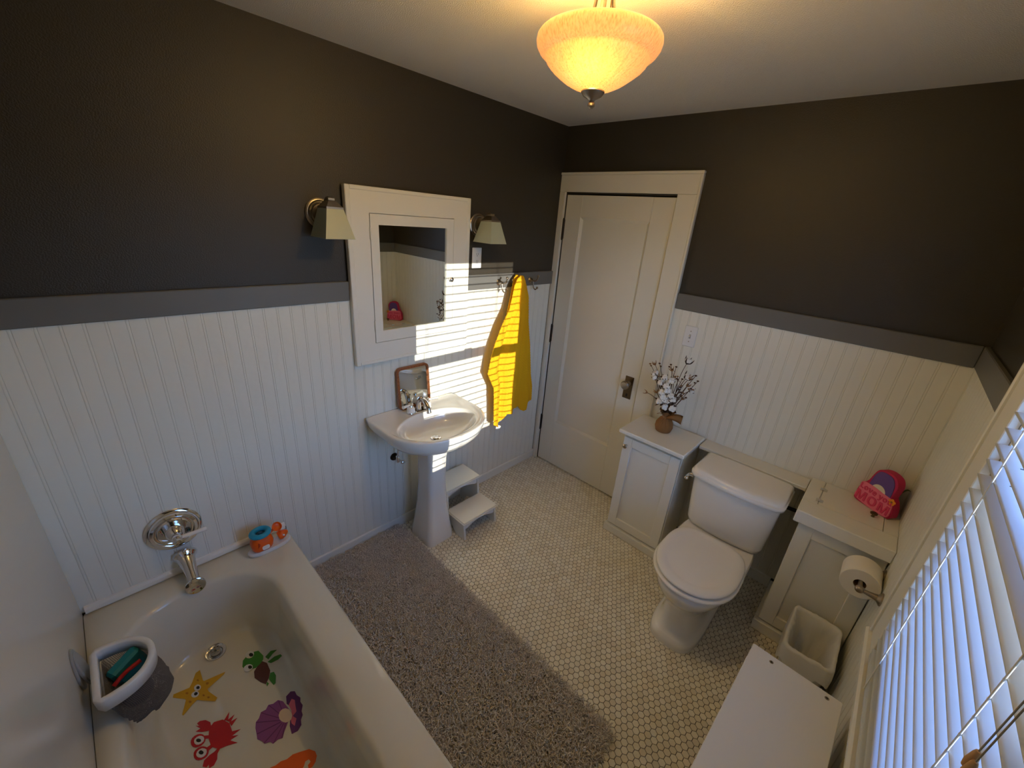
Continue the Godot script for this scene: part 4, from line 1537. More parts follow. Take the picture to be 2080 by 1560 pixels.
func build_towel() -> void:
	var t := thing("bath_towel", "bright yellow ribbed towel hanging from a coat hook beside the door", "towel", Vector3(-0.44, 0.49, 0.06))
	var left := [Vector2(-0.436, 1.530), Vector2(-0.448, 1.522), Vector2(-0.478, 1.506), Vector2(-0.500, 1.470), Vector2(-0.516, 1.40), Vector2(-0.538, 1.326), Vector2(-0.600, 1.227), Vector2(-0.647, 1.118), Vector2(-0.675, 1.022), Vector2(-0.694, 0.923), Vector2(-0.630, 0.806), Vector2(-0.615, 0.65), Vector2(-0.606, 0.52), Vector2(-0.590, 0.48)]
	var right := [Vector2(-0.432, 1.530), Vector2(-0.418, 1.523), Vector2(-0.396, 1.500), Vector2(-0.374, 1.45), Vector2(-0.350, 1.36), Vector2(-0.330, 1.2), Vector2(-0.318, 1.05), Vector2(-0.315, 0.90), Vector2(-0.335, 0.75), Vector2(-0.360, 0.60), Vector2(-0.372, 0.48)]
	var st := towel_sheet(left, right, [Vector2(0, 0.525), Vector2(0.16, 0.490), Vector2(0.30, 0.500), Vector2(0.52, 0.572), Vector2(0.9, 0.570), Vector2(1.0, 0.590)], 3.4, 0.094, 0.084, 0.022, 0.6)
	obj("front_fold", st, M.towel_yellow, t)
	var left2 := [Vector2(-0.436, 1.530), Vector2(-0.470, 1.500), Vector2(-0.50, 1.3), Vector2(-0.52, 0.9), Vector2(-0.47, 0.5)]
	var right2 := [Vector2(-0.432, 1.530), Vector2(-0.400, 1.510), Vector2(-0.345, 1.467), Vector2(-0.303, 1.382), Vector2(-0.268, 1.206), Vector2(-0.222, 1.017), Vector2(-0.185, 0.80), Vector2(-0.155, 0.687), Vector2(-0.145, 0.574)]
	st = towel_sheet(left2, right2, [Vector2(0, 0.56), Vector2(0.5, 0.57), Vector2(0.60, 0.525), Vector2(0.70, 0.505), Vector2(0.78, 0.515), Vector2(0.80, 0.575), Vector2(1.0, 0.568)], 4.5, 0.058, 0.042, 0.007, 2.2)
	obj("back_fold", st, M.towel_yellow, t)
	st = sf()
	xbox(st, Transform3D(Basis(Vector3.BACK, -0.5) * Basis(Vector3.UP, -0.3), Vector3(-0.552, 0.487, 0.094)), Vector3(0.017, 0.015, 0.0008))
	obj("care_tag", st, M.white_fabric, t, "white care tag")


func build_wall_plates() -> void:
	# outlet
	var c := Vector3(-0.737, 1.628, 0.0)
	var t := thing("wall_outlet", "white double power outlet on the dark wall beside the mirror cabinet", "outlet", c)
	var st := sf()
	box(st, c + Vector3(-0.036, -0.058, 0), c + Vector3(0.036, 0.058, 0.006), 0.003)
	obj("plate", st, M.plastic_white, t)
	for s in [-0.0195, 0.0195]:
		st = sf()
		prism(st, rounded(0.0165, 0.0145, 0.011), Transform3D(Basis(), c + Vector3(0, s, 0.005)), 0.0024, 0.0006)
		var r := obj("socket", st, M.plastic_white, t)
		st = sf()
		for q in [Vector3(-0.006, s + 0.003, 0.0074), Vector3(0.006, s + 0.003, 0.0074)]:
			xbox(st, Transform3D(Basis(), c + q), Vector3(0.0011, 0.0042, 0.0004))
		lathe(st, [Vector2(0, 0.0003), Vector2(0.0024, 0.0003), Vector2(0.0024, 0)], Transform3D(Basis(Vector3.RIGHT, PI / 2), c + Vector3(0, s - 0.007, 0.0073)), 10)
		obj("slot", st, M.dark_hole, r)
	st = sf()
	lathe(st, [Vector2(0.0032, 0), Vector2(0.003, 0.001), Vector2(0, 0.0012)], Transform3D(Basis(Vector3.RIGHT, PI / 2), c + Vector3(0, 0, 0.006)), 10)
	obj("screw", st, M.plastic_white, t)
	# light switch on the door wall
	c = Vector3(-0.0085, 1.306, 1.051)
	t = thing("light_switch", "white toggle light switch on the beadboard right of the door", "light switch", c)
	st = sf()
	box(st, c + Vector3(-0.006, -0.060, -0.036), c + Vector3(0, 0.060, 0.036), 0.003)
	obj("plate", st, M.plastic_white, t)
	st = sf()
	box(st, c + Vector3(-0.0066, -0.012, -0.005), c + Vector3(-0.0055, 0.012, 0.005))
	obj("slot", st, M.plastic_grey, t)
	st = sf()
	xbox(st, Transform3D(Basis(Vector3.BACK, 0.5), c + Vector3(-0.010, 0.004, 0)), Vector3(0.008, 0.004, 0.0036), 0.001)
	obj("toggle", st, M.plastic_white, t)
	for s in [-0.030, 0.030]:
		st = sf()
		lathe(st, [Vector2(0.0032, 0), Vector2(0.003, 0.001), Vector2(0, 0.0012)], Transform3D(Basis(Vector3.FORWARD, -PI / 2), c + Vector3(-0.006, s, 0)), 10)
		obj("screw", st, M.brushed_nickel, t)


func build_step_stool() -> void:
	var t := thing("step_stool", "white two-step wooden stool beside the sink pedestal", "step stool", Vector3(-0.955, 0, 0.21))
	var side := [Vector2(0.030, 0.0), Vector2(0.075, 0.0), Vector2(0.10, 0.040), Vector2(0.17, 0.060), Vector2(0.26, 0.040), Vector2(0.30, 0.0), Vector2(0.386, 0.0), Vector2(0.372, 0.113), Vector2(0.212, 0.113), Vector2(0.200, 0.246), Vector2(0.040, 0.246)]
	for x in [-1.085, -0.829]:
		var st := sf()
		prism(st, side, Transform3D(Basis(Vector3(0, 0, 1), Vector3(0, 1, 0), Vector3(1, 0, 0)), Vector3(x, 0, 0)), 0.014)
		obj("side_panel", st, M.white_paint, t)
	for v in [[0.246, 0.022, 0.212], [0.113, 0.206, 0.388]]:
		var st := sf()
		box(st, Vector3(-1.096, v[0], v[1]), Vector3(-0.804, v[0] + 0.008, v[2]), 0.002)
		box(st, Vector3(-1.090, v[0] + 0.008, v[1] + 0.005), Vector3(-0.810, v[0] + 0.014, v[2] - 0.005), 0.003)
		obj("tread", st, M.white_paint, t)
		# apron with an arched lower edge
		st = sf()
		var poly := [Vector2(-1.071, v[0]), Vector2(-1.071, v[0] - 0.046)]
		for i in 13:
			var u := i / 12.0
			poly.append(Vector2(lerpf(-1.055, -0.845, u), v[0] - 0.046 + 0.026 * sin(u * PI)))
		poly.append(Vector2(-0.829, v[0] - 0.046))
		poly.append(Vector2(-0.829, v[0]))
		prism(st, poly, Transform3D(Basis(), Vector3(0, 0, v[2] - 0.028)), 0.010)
		obj("apron", st, M.white_paint, t)


# ---------------------------------------------------------------- things in and round the tub
func sticker(t: Node3D, called: String, key: String, m: Material, layer: int) -> void:
	for flat in STICKER[key]:
		var poly := []
		for k in range(0, flat.size(), 2):
			poly.append(Vector2(flat[k], flat[k + 1]))
		var st := sf()
		prism(st, poly, Transform3D(Basis(Vector3(1, 0, 0), Vector3(0, 0, 1), Vector3(0, 1, 0)), Vector3(0, 0.0480 + layer * 0.0006, 0)), 0.0007)
		obj(called, st, m, t)


func build_tub_things() -> void:
	var t := thing("starfish_sticker", "yellow starfish bath sticker on the tub floor", "sticker", Vector3(-2.42, 0.0475, 0.37), 0.0, "sea animal stickers in the tub")
	sticker(t, "body", "star", M.star_yellow, 0)
	sticker(t, "spot", "star_spot", M.spot_brown, 1)
	sticker(t, "eye", "star_eye", M.plastic_white, 1)
	sticker(t, "pupil", "star_pupil", M.black, 2)
	t = thing("turtle_sticker", "green turtle bath sticker with a brown shell on the tub floor", "sticker", Vector3(-2.21, 0.0475, 0.43), 0.0, "sea animal stickers in the tub")
	sticker(t, "flipper", "flip", M.turtle_green, 0)
	sticker(t, "shell", "turtle_shell", M.shell_brown, 1)
	sticker(t, "head", "turtle_head", M.turtle_green, 2)
	sticker(t, "eye", "turtle_eye", M.plastic_white, 3)
	sticker(t, "pupil", "turtle_pupil", M.black, 4)
	t = thing("crab_sticker", "red crab bath sticker on the tub floor", "sticker", Vector3(-2.40, 0.0475, 0.62), 0.0, "sea animal stickers in the tub")
	sticker(t, "leg", "crab_leg", M.crab_red, 0)
	sticker(t, "claw", "crab_claw", M.crab_red, 0)
	sticker(t, "eye_stalk", "crab_stalk", M.crab_red, 0)
	sticker(t, "body", "crab_body", M.crab_red, 1)
	sticker(t, "eye_rim", "crab_ring", M.crab_red, 1)
	sticker(t, "eye", "crab_eye", M.plastic_white, 2)
	sticker(t, "pupil", "crab_pupil", M.black, 3)
	t = thing("shell_sticker", "purple open seashell bath sticker on the tub floor", "sticker", Vector3(-2.23, 0.0475, 0.66), 0.0, "sea animal stickers in the tub")
	sticker(t, "upper_shell", "shell_up", M.purple_deep, 0)
	sticker(t, "inside", "shell_pink", M.shell_pink, 1)
	sticker(t, "lower_shell", "shell_low", M.purple, 1)
	sticker(t, "rib", "rib", M.purple_deep, 2)
	sticker(t, "pearl", "pearl", M.pearl_cream, 3)
	t = thing("seahorse_sticker", "orange seahorse bath sticker at the bottom edge of the picture", "sticker", Vector3(-2.26, 0.0475, 0.85), 0.0, "sea animal stickers in the tub")
	sticker(t, "body", "horse", M.horse_orange, 0)

	build_toy_boat()
	build_toy_net()


func build_toy_boat() -> void:
	var t := thing("toy_boat", "orange and blue toy boat on the corner of the tub rim", "toy", Vector3(-2.037, 0.3556, 0.108), 0.02)
	# local: bow towards +x
	var st := sf(true)
	var hull := []
	for v in [[0.0, 0.90], [0.006, 1.0], [0.018, 1.02], [0.022, 0.97]]:
		var ring := []
		for i in 32:
			var a := TAU * i / 32
			var c := cos(a)
			var s := sin(a)
			ring.append(Vector3(0.088 * v[1] * signf(c) * pow(absf(c), 0.75), v[0], 0.030 * v[1] * signf(s) * pow(absf(s), 0.8)))
		hull.append(ring)
	loft(st, hull)
	obj("hull", st, M.plastic_white, t)
	st = sf(true)
	var cab := []
	for v in [[0.020, 0.032], [0.032, 0.041], [0.056, 0.045], [0.080, 0.040], [0.092, 0.034]]:
		cab.append(ring_rr(-0.028 - v[1], -0.028 + v[1], -v[1] * 0.72, v[1] * 0.72, v[1] * 0.5, v[0], 5))
	loft(st, cab)
	var body := obj("cabin", st, M.toy_orange, t)
	st = sf()
	lathe(st, [Vector2(0, 0.003), Vector2(0.016, 0.003), Vector2(0.017, 0.0), Vector2(0.017, -0.012)], Transform3D(Basis(Vector3.UP, -0.75) * Basis(Vector3.RIGHT, PI / 2 - 0.2), Vector3(-0.056, 0.064, 0.022)), 20)
	obj("porthole", st, M.toy_deep_orange, body)
	st = sf()
	prism(st, rounded(0.015, 0.010, 0.008), Transform3D(Basis(Vector3.RIGHT, -0.15), Vector3(-0.022, 0.042, 0.0325)), 0.0012)
	obj("badge", st, M.plastic_white, body)
	# blue ring on top
	st = sf(true)
	var rings := []
	for i in 33:
		var a := TAU * i / 32
		var ring := []
		for k in 12:
			var f := TAU * k / 12
			ring.append(Vector3(-0.028 + (0.032 + 0.013 * cos(f)) * cos(a), 0.106 + 0.011 * sin(f), (0.032 + 0.013 * cos(f)) * sin(a) * 0.92))
		rings.append(ring)
	loft(st, rings, false, false)
	var top := obj("top_ring", st, M.toy_blue, t)
	st = sf()
	lathe(st, [Vector2(0.022, -0.004), Vector2(0.012, -0.006), Vector2(0.008, 0.002), Vector2(0.0, 0.004)], Transform3D(Basis(), Vector3(-0.028, 0.106, 0)), 20)
	obj("spinner", st, M.toy_navy, top)
	# two orange scoops at the bow
	st = sf()
	var cup := [Vector2(0.0, -0.010), Vector2(0.010, -0.009), Vector2(0.019, -0.001), Vector2(0.0215, 0.009), Vector2(0.0195, 0.009), Vector2(0.016, 0.001), Vector2(0.0, -0.006)]
	lathe(st, cup, Transform3D(Basis(Vector3.UP, 0.3) * Basis(Vector3.RIGHT, 0.8), Vector3(0.040, 0.094, -0.006)), 20)
	tube(st, [Vector3(-0.005, 0.080, 0.0), Vector3(0.026, 0.090, -0.004)], 0.006, -1.0, 8)
	obj("scoop", st, M.toy_orange, t)
	st = sf()
	lathe(st, [Vector2(0.0, 0.030), Vector2(0.008, 0.026), Vector2(0.019, 0.010), Vector2(0.022, -0.004), Vector2(0.018, -0.014), Vector2(0.0, -0.016)], Transform3D(Basis(Vector3.FORWARD, PI / 2 - 0.25), Vector3(0.053, 0.050, 0.004)), 20)
	obj("scoop", st, M.toy_orange, t)
	st = sf()
	lathe(st, [Vector2(0.0042, 0.0), Vector2(0.0042, 0.002), Vector2(0.0, 0.003)], Transform3D(Basis(Vector3.RIGHT, 1.2), Vector3(0.058, 0.057, 0.024)), 12)
	obj("rivet", st, M.plastic_white, t)


func d_ring(grow: float, y: float, c: Vector3, hw: float, out: float) -> Array:
	# D shape: flat side along z at c.x, bulging towards +x
	var pts := []
	for i in 17:
		pts.append(Vector3(c.x - grow, y, c.z + (hw - 0.02 + grow) * (1.0 - i / 8.0)))
	for i in 45:
		var a := -PI / 2 + PI * i / 44.0
		pts.append(Vector3(c.x + 0.012 + (out - 0.012 + grow) * pow(maxf(cos(a), 0.0), 0.85), y, c.z + (hw + grow) * sin(a)))
	return pts


func build_toy_net() -> void:
	var c := Vector3(-2.618, 0.475, 0.462)
	var t := thing("toy_net", "grey mesh bath toy bag on a white plastic ring stuck to the tub wall", "toy bag", Vector3(c.x, 0.28, c.z))
	var hw := 0.103
	var out := 0.140
	var st := sf(true)
	loft(st, [d_ring(0.0, 0.440, c, hw, out), d_ring(0.003, 0.440, c, hw, out), d_ring(0.005, 0.482, c, hw, out), d_ring(0.003, 0.486, c, hw, out), d_ring(-0.010, 0.486, c, hw, out), d_ring(-0.013, 0.482, c, hw, out), d_ring(-0.010, 0.440, c, hw, out), d_ring(0.0, 0.440, c, hw, out)], false, false)
	obj("ring", st, M.plastic_white, t)
	# suction holder on the wall
	st = sf()
	var oval := []
	for i in 28:
		var a := TAU * i / 28
		oval.append(Vector2(0.050 * cos(a), 0.075 * sin(a)))
	prism(st, oval, Transform3D(Basis(Vector3.UP, PI / 2), Vector3(-2.6495, 0.478, 0.398)), 0.006, 0.003)
	var cup := obj("suction_cup", st, M.plastic_grey, t)
	st = sf()
	var tongue := []
	for i in 28:
		var a := TAU * i / 28
		tongue.append(Vector2(0.036 * cos(a), 0.070 * sin(a)))
	prism(st, tongue, Transform3D(Basis(Vector3.FORWARD, -0.12) * Basis(Vector3.UP, PI / 2), Vector3(-2.641, 0.476, 0.400)), 0.008, 0.003)
	obj("lever", st, M.plastic_grey, cup)
	# bag of thin strings: closed rings and uprights, sagging to a lumpy bottom
	st = sf(true)
	var levels := []
	var bump := FastNoiseLite.new()
	bump.seed = 5
	bump.frequency = 8.0
	for k in 44:
		var v := k / 43.0
		var y := lerpf(0.445, 0.285, pow(v, 0.9))
		var shrink := -0.010 - 0.036 * pow(v, 3.5)
		var ring := []
		for p in d_ring(shrink, y, c + Vector3(0.006 + 0.046 * v, 0, 0.010 * v), hw, out):
			var w: float = bump.get_noise_3d(p.x * 3.0, p.y * 3.0, p.z * 3.0) * 0.012 * v
			ring.append(p + Vector3(w, w * 0.8 * v, -w))
		levels.append(ring)
	var m: int = levels[0].size()
	for k in levels.size():
		for i in m:
			strand(st, levels[k][i], levels[k][(i + 1) % m])
			var half: Vector3 = (levels[k][i] + levels[k][(i + 1) % m]) / 2.0
			if k < levels.size() - 1:
				strand(st, levels[k][i], levels[k + 1][i])
				strand(st, half, (levels[k + 1][i] + levels[k + 1][(i + 1) % m]) / 2.0)
	var last: Array = levels[levels.size() - 1]
	var mid := Vector3.ZERO
	for p in last:
		mid += p
	mid /= m
	for i in m:
		for s in 8:
			var a: Vector3 = last[i].lerp(mid, s / 8.0)
			strand(st, a, last[i].lerp(mid, (s + 1) / 8.0))
			strand(st, a, last[(i + 1) % m].lerp(mid, s / 8.0))
	var net := obj("net", st, M.mesh_grey, t, "grey mesh netting")
	net.set_meta("kind", "stuff")
	# toys inside
	t = thing("bath_book", "teal soft toy block inside the mesh toy bag", "toy", Vector3(-2.565, 0.32, 0.43))
	st = sf()
	xbox(st, Transform3D(Basis(Vector3.UP, 0.5) * Basis(Vector3.BACK, 0.25), Vector3(-2.546, 0.405, 0.418)), Vector3(0.044, 0.050, 0.018), 0.008)
	obj("block", st, M.teal, t)
	t = thing("toy_ball", "dark blue toy ball inside the mesh toy bag", "toy", Vector3(-2.555, 0.30, 0.49))
	st = sf(true)
	ball(st, Vector3(-2.545, 0.362, 0.485), Vector3(0.044, 0.040, 0.044))
	obj("ball", st, M.navy, t)
	t = thing("toy_stick", "red toy stick inside the mesh toy bag", "toy", Vector3(-2.565, 0.40, 0.45))
	st = sf(true)
	tube(st, curve([Vector3(-2.586, 0.416, 0.470), Vector3(-2.556, 0.430, 0.456), Vector3(-2.516, 0.434, 0.442)]), 0.0065, -1.0, 8)
	obj("stick", st, M.red, t)


# a thin square string
func strand(st: SurfaceTool, a: Vector3, b: Vector3) -> void:
	var d := b - a
	if d.length() < 1e-5:
		return
	var s := d.cross(Vector3(0.31, 0.9, 0.27)).normalized() * 0.0008
	var u := d.cross(s).normalized() * 0.0008
	quad(st, a + s, a + u, b + u, b + s)
	quad(st, a + u, a - s, b - s, b + u)
	quad(st, a - s, a + s, b + s, b - s)


# ---------------------------------------------------------------- round the sink
func build_sink_things() -> void:
	var y := 0.8192
	var t := thing("sink_faucet", "chrome two-handle faucet with white porcelain levers on the sink", "faucet", Vector3(-1.212, y, 0.105))
	O = Vector3.ZERO
	var st := sf(true)
	loft(st, [ring_rr(-0.078, 0.078, -0.022, 0.022, 0.021, 0.0), ring_rr(-0.078, 0.078, -0.022, 0.022, 0.021, 0.006), ring_rr(-0.074, 0.074, -0.018, 0.018, 0.017, 0.010)])
	obj("base_plate", st, M.chrome, t)
	st = sf(true)
	tube(st, curve([Vector3(0, 0.008, -0.006), Vector3(0, 0.042, -0.008), Vector3(0, 0.076, 0.012), Vector3(0, 0.078, 0.048), Vector3(0, 0.052, 0.082), Vector3(0, 0.030, 0.094)]), 0.016, 0.0115, 14)
	var sp := obj("spout", st, M.chrome, t)
	st = sf()
	lathe(st, [Vector2(0.0, 0.0), Vector2(0.012, 0.0), Vector2(0.0135, 0.004), Vector2(0.0135, 0.012), Vector2(0, 0.014)], Transform3D(Basis(Vector3.RIGHT, -0.45), Vector3(0, 0.020, 0.097)), 18)
	obj("aerator", st, M.chrome, sp)
	st = sf(true)
	tube(st, [Vector3(0, 0.012, -0.026), Vector3(0, 0.066, -0.030)], 0.0022, -1.0, 8)
	ball(st, Vector3(0, 0.070, -0.030), Vector3(0.007, 0.006, 0.007), 12, 8)
	obj("lift_rod", st, M.chrome, t)
	for s in [-1.0, 1.0]:
		st = sf()
		lathe(st, [Vector2(0.024, 0.008), Vector2(0.024, 0.012), Vector2(0.022, 0.018), Vector2(0.022, 0.030), Vector2(0.016, 0.038), Vector2(0.012, 0.040), Vector2(0, 0.041)], Transform3D(Basis(), Vector3(s * 0.054, 0, 0)), 24)
		var h := obj("handle", st, M.porcelain, t, "white porcelain handle base")
		st = sf()
		lathe(st, [Vector2(0.012, 0.038), Vector2(0.010, 0.046), Vector2(0.013, 0.050), Vector2(0.012, 0.060), Vector2(0.006, 0.064), Vector2(0.0, 0.065)], Transform3D(Basis(), Vector3(s * 0.054, 0, 0)), 18)
		obj("cap", st, M.chrome, h)
		st = sf(true)
		var d := Vector3(s, 0.05, 0.30).normalized()
		var p := Vector3(s * 0.054, 0.053, 0)
		tube(st, curve([p + d * 0.010, p + d * 0.024, p + d * 0.040, p + d * 0.056, p + d * 0.062]), 0.0055, 0.0095, 10)
		obj("lever", st, M.porcelain, h, "white porcelain lever")
	# small wood-framed mirror leaning on the wall behind the faucet
	t = thing("table_mirror", "small mirror in a rounded brown wooden frame standing on the sink", "mirror", Vector3(-1.200, y + 0.001, 0.040), 0.0001)
	var tilt := Basis(Vector3.RIGHT, -0.10)
	var hole := rounded(0.090, 0.108, 0.014, 6)
	var edge := rounded(0.103, 0.121, 0.026, 6)
	st = sf()
	var base := Transform3D(tilt, Vector3(0, 0.121, -0.006))
	for i in edge.size():
		var j := (i + 1) % edge.size()
		var p := func(v: Vector2, z: float) -> Vector3: return base * Vector3(v.x, v.y, z)
		quad(st, p.call(edge[i], 0.008), p.call(edge[j], 0.008), p.call(hole[j], 0.008), p.call(hole[i], 0.008))
		quad(st, p.call(edge[i], -0.008), p.call(edge[j], -0.008), p.call(edge[j], 0.008), p.call(edge[i], 0.008))
		quad(st, p.call(hole[i], 0.008), p.call(hole[j], 0.008), p.call(hole[j], 0.0), p.call(hole[i], 0.0))
		quad(st, p.call(edge[j], -0.008), p.call(edge[i], -0.008), p.call(hole[i], -0.008), p.call(hole[j], -0.008))
	obj("frame", st, M.frame_wood, t, "brown wooden frame")
	st = sf()
	prism(st, rounded(0.092, 0.110, 0.014, 6), base * Transform3D(Basis(), Vector3(0, 0, -0.006)), 0.009)
	obj("mirror", st, M.mirror_glass, t, "mirror glass")
	# shut-off valve under the sink
	t = thing("shutoff_valve", "small chrome shut-off valve on the wall under the sink", "valve", Vector3(-1.325, 0.515, 0.0085))
	O = Vector3.ZERO
	st = sf()
	lathe(st, [Vector2(0, 0), Vector2(0.024, 0.0), Vector2(0.022, 0.005), Vector2(0.010, 0.007), Vector2(0.0075, 0.010), Vector2(0.0075, 0.040), Vector2(0, 0.041)], Transform3D(Basis(Vector3.RIGHT, PI / 2), Vector3.ZERO), 20)
	obj("stub", st, M.dark_iron, t)
	st = sf(true)
	tube(st, [Vector3(0, -0.014, 0.042), Vector3(0, 0.022, 0.042)], 0.011, -1.0, 12)
	tube(st, [Vector3(0, 0.020, 0.042), Vector3(0.002, 0.16, 0.050)], 0.005, -1.0, 8)
	obj("body", st, M.chrome, t)
	st = sf(true)
	tube(st, [Vector3(0, 0, 0.042), Vector3(0.012, -0.006, 0.062)], 0.005, -1.0, 8)
	ball(st, Vector3(0.018, -0.009, 0.070), Vector3(0.018, 0.011, 0.008), 14, 8)
	obj("handle", st, M.chrome, t)


# ---------------------------------------------------------------- on and round the cupboards
func build_plant() -> void:
	var at := Vector3(-0.150, 0.7502, 1.075)
	var t := thing("cotton_bouquet", "dried cotton stems in a burlap-wrapped pot on the cupboard", "plant", at)
	O = Vector3.ZERO
	var st := sf(true)
	var rings := []
	for v in [[0.0, 0.040, 0.0], [0.004, 0.044, 0.0], [0.03, 0.051, 0.4], [0.055, 0.048, 0.8], [0.075, 0.036, 1.2], [0.088, 0.022, 1.3], [0.094, 0.018, 1.2], [0.106, 0.024, 1.6], [0.122, 0.036, 2.4], [0.130, 0.042, 3.0]]:
		var ring := []
		for i in 56:
			var a := TAU * i / 56
			var r: float = v[1] + v[2] * (0.0022 * sin(a * 9.0 + 0.5) + 0.0012 * sin(a * 17.0))
			ring.append(Vector3(r * cos(a), v[0] + (0.006 * sin(a * 5.0) if v[0] > 0.12 else 0.0), r * sin(a)))
		rings.append(ring)
	loft(st, rings, true, false)
	var pot := obj("burlap_wrap", st, M.burlap, t, "burlap-wrapped pot")
	st = sf(true)
	var knot := Vector3(-0.019, 0.092, 0.006)
	for k in 3:
		var loop := []
		for i in 17:
			var a := TAU * i / 16
			loop.append(Vector3(0.0205 * cos(a), 0.089 + 0.004 * k, 0.0205 * sin(a)))
		tube(st, loop, 0.0022, -1.0, 6)
	for s in [[-0.010, 0.012, -0.050], [-0.008, 0.030, -0.036], [-0.020, -0.040, -0.010], [-0.018, -0.034, 0.026]]:
		tube(st, curve([knot, knot + Vector3(s[0], s[1] * 0.8 + 0.012, s[2] * 0.6), knot + Vector3(s[0] * 1.4, s[1], s[2])]), 0.0018, -1.0, 6)
	obj("twine", st, M.pod_tan, pot)
	# a wide burlap bow tail to the right
	st = sf(true)
	var strip_a := []
	var strip_b := []
	for i in 9:
		var u := i / 8.0
		var p := Vector3(-0.016 - 0.026 * sin(u * PI), 0.095 + 0.040 * sin(u * 2.2) - 0.016 * u, 0.012 + 0.085 * u)
		var w := 0.010 + 0.017 * u
		strip_a.append([p + Vector3(0.004, w, 0), p + Vector3(-0.008, 0, 0), p + Vector3(-0.002, -w, 0), p + Vector3(0.004, 0, 0)])
	loft(st, strip_a, true, true)
	obj("bow_tail", st, M.burlap, pot)
	# stems with bolls, dark bracts and pods
	var g := RandomNumberGenerator.new()
	g.seed = 12
	var tips := [
		[0.0, 0.450, 0.045, "open"], [-0.03, 0.385, -0.150, "twig"], [-0.02, 0.400, -0.100, "twig"], [-0.02, 0.412, -0.035, "twig"], [-0.02, 0.408, -0.003, "twig"], [-0.02, 0.370, 0.070, "open"], [0.0, 0.385, 0.105, "twig"], [-0.02, 0.365, 0.128, "twig"],
		[-0.02, 0.310, 0.115, "twig"], [-0.03, 0.330, 0.085, "pod"], [-0.04, 0.315, -0.100, "boll"], [-0.03, 0.335, -0.105, "boll"], [-0.05, 0.335, -0.040, "boll"], [-0.05, 0.300, -0.055, "boll"], [-0.06, 0.295, -0.015, "boll"], [-0.06, 0.270, -0.005, "boll"], [-0.055, 0.250, -0.035, "boll"],
		[-0.06, 0.245, 0.020, "boll"], [-0.05, 0.225, 0.032, "boll"], [-0.055, 0.215, -0.010, "boll"], [-0.05, 0.205, 0.010, "boll"], [-0.03, 0.235, -0.080, "pod"], [-0.02, 0.245, 0.075, "pod"], [-0.05, 0.175, 0.040, "open"], [-0.05, 0.170, -0.002, "open"], [-0.02, 0.205, -0.145, "pod"], [-0.03, 0.360, 0.020, "twig"], [-0.03, 0.330, -0.070, "twig"], [0.0, 0.295, 0.10, "boll"], [0.01, 0.26, -0.06, "boll"], [0.02, 0.28, 0.03, "boll"],
		[-0.03, 0.395, -0.125, "pod"], [-0.03, 0.390, -0.020, "pod"], [-0.02, 0.350, 0.045, "twig"], [-0.04, 0.280, 0.055, "twig"], [-0.03, 0.300, -0.085, "twig"], [-0.03, 0.375, 0.088, "pod"], [-0.04, 0.260, 0.095, "twig"], [-0.05, 0.190, -0.040, "open"], [-0.05, 0.330, 0.000, "boll"], [-0.06, 0.225, -0.020, "boll"],
	]
	for v in tips:
		var tip := Vector3(v[0], v[1], v[2])
		var root := Vector3(0.004, 0.10, 0.0) + Vector3(g.randf_range(-0.010, 0.010), 0, g.randf_range(-0.010, 0.010))
		var bend := Vector3(g.randf_range(-0.02, 0.02), 0.03, g.randf_range(-0.02, 0.02))
		var path := curve([root, root.lerp(tip, 0.4) + bend * 0.6, root.lerp(tip, 0.75) + bend * 0.5, tip], 5)
		st = sf(true)
		tube(st, path, 0.0023, 0.0013, 6)
		var stem := obj("stem", st, M.stem_brown, t)
		var dir: Vector3 = (tip - path[path.size() - 3]).normalized()
		var turn := Basis(Quaternion(Vector3.UP, dir))
		if v[3] == "boll" or v[3] == "open":
			st = sf(true)
			for k in 4:
				var f := TAU * k / 4.0 + g.randf()
				ball(st, tip + turn * Vector3(cos(f) * 0.009, 0.004, sin(f) * 0.009), Vector3(0.0115, 0.0125, 0.0115), 10, 7)
			obj("cotton_boll", st, M.cotton, stem, "white cotton boll")
		if v[3] != "twig":
			st = sf(true)
			for k in 4:
				var f := TAU * k / 4.0 + g.randf()
				var d := Vector3(cos(f), 0, sin(f))
				var s := 1.7 if v[3] == "open" else (1.25 if v[3] == "boll" else 0.9)
				tube(st, curve([tip + turn * Vector3(0, -0.010, 0), tip + turn * (d * 0.012 * s + Vector3(0, 0.0, 0)), tip + turn * (d * 0.017 * s + Vector3(0, 0.014 * s, 0))], 3), 0.0048 * s, 0.0006, 5)
			obj("bract", st, M.bract_dark if v[3] != "pod" else M.pod_tan, stem)
		else:
			st = sf(true)
			ball(st, tip, Vector3(0.007, 0.004, 0.007), 8, 5)
			for k in 2:
				var p: Vector3 = path[path.size() - 4 - k * 3]
				var q := p + Vector3(g.randf_range(-0.012, 0.012), 0.014, g.randf_range(-0.022, 0.022))
				tube(st, [p, q], 0.0010, -1.0, 5)
				ball(st, q, Vector3(0.0058, 0.0042, 0.0058), 8, 5)
			obj("seed_head", st, M.pod_tan if g.randf() < 0.5 else M.stem_brown, stem)


func text_part(called: String, words: String, size: float, at: Transform3D, m: Material, parent: Node3D, depth := 0.003) -> void:
	var f := SystemFont.new()
	f.font_names = PackedStringArray(["Droid Sans"])
	f.font_weight = 700
	var tm := TextMesh.new()
	tm.text = words
	tm.font = f
	tm.font_size = 64
	tm.pixel_size = size / 64.0
	tm.depth = depth
	tm.material = m
	var o := MeshInstance3D.new()
	o.name = called
	o.mesh = tm
	o.transform = at
	parent.add_child(o, true)


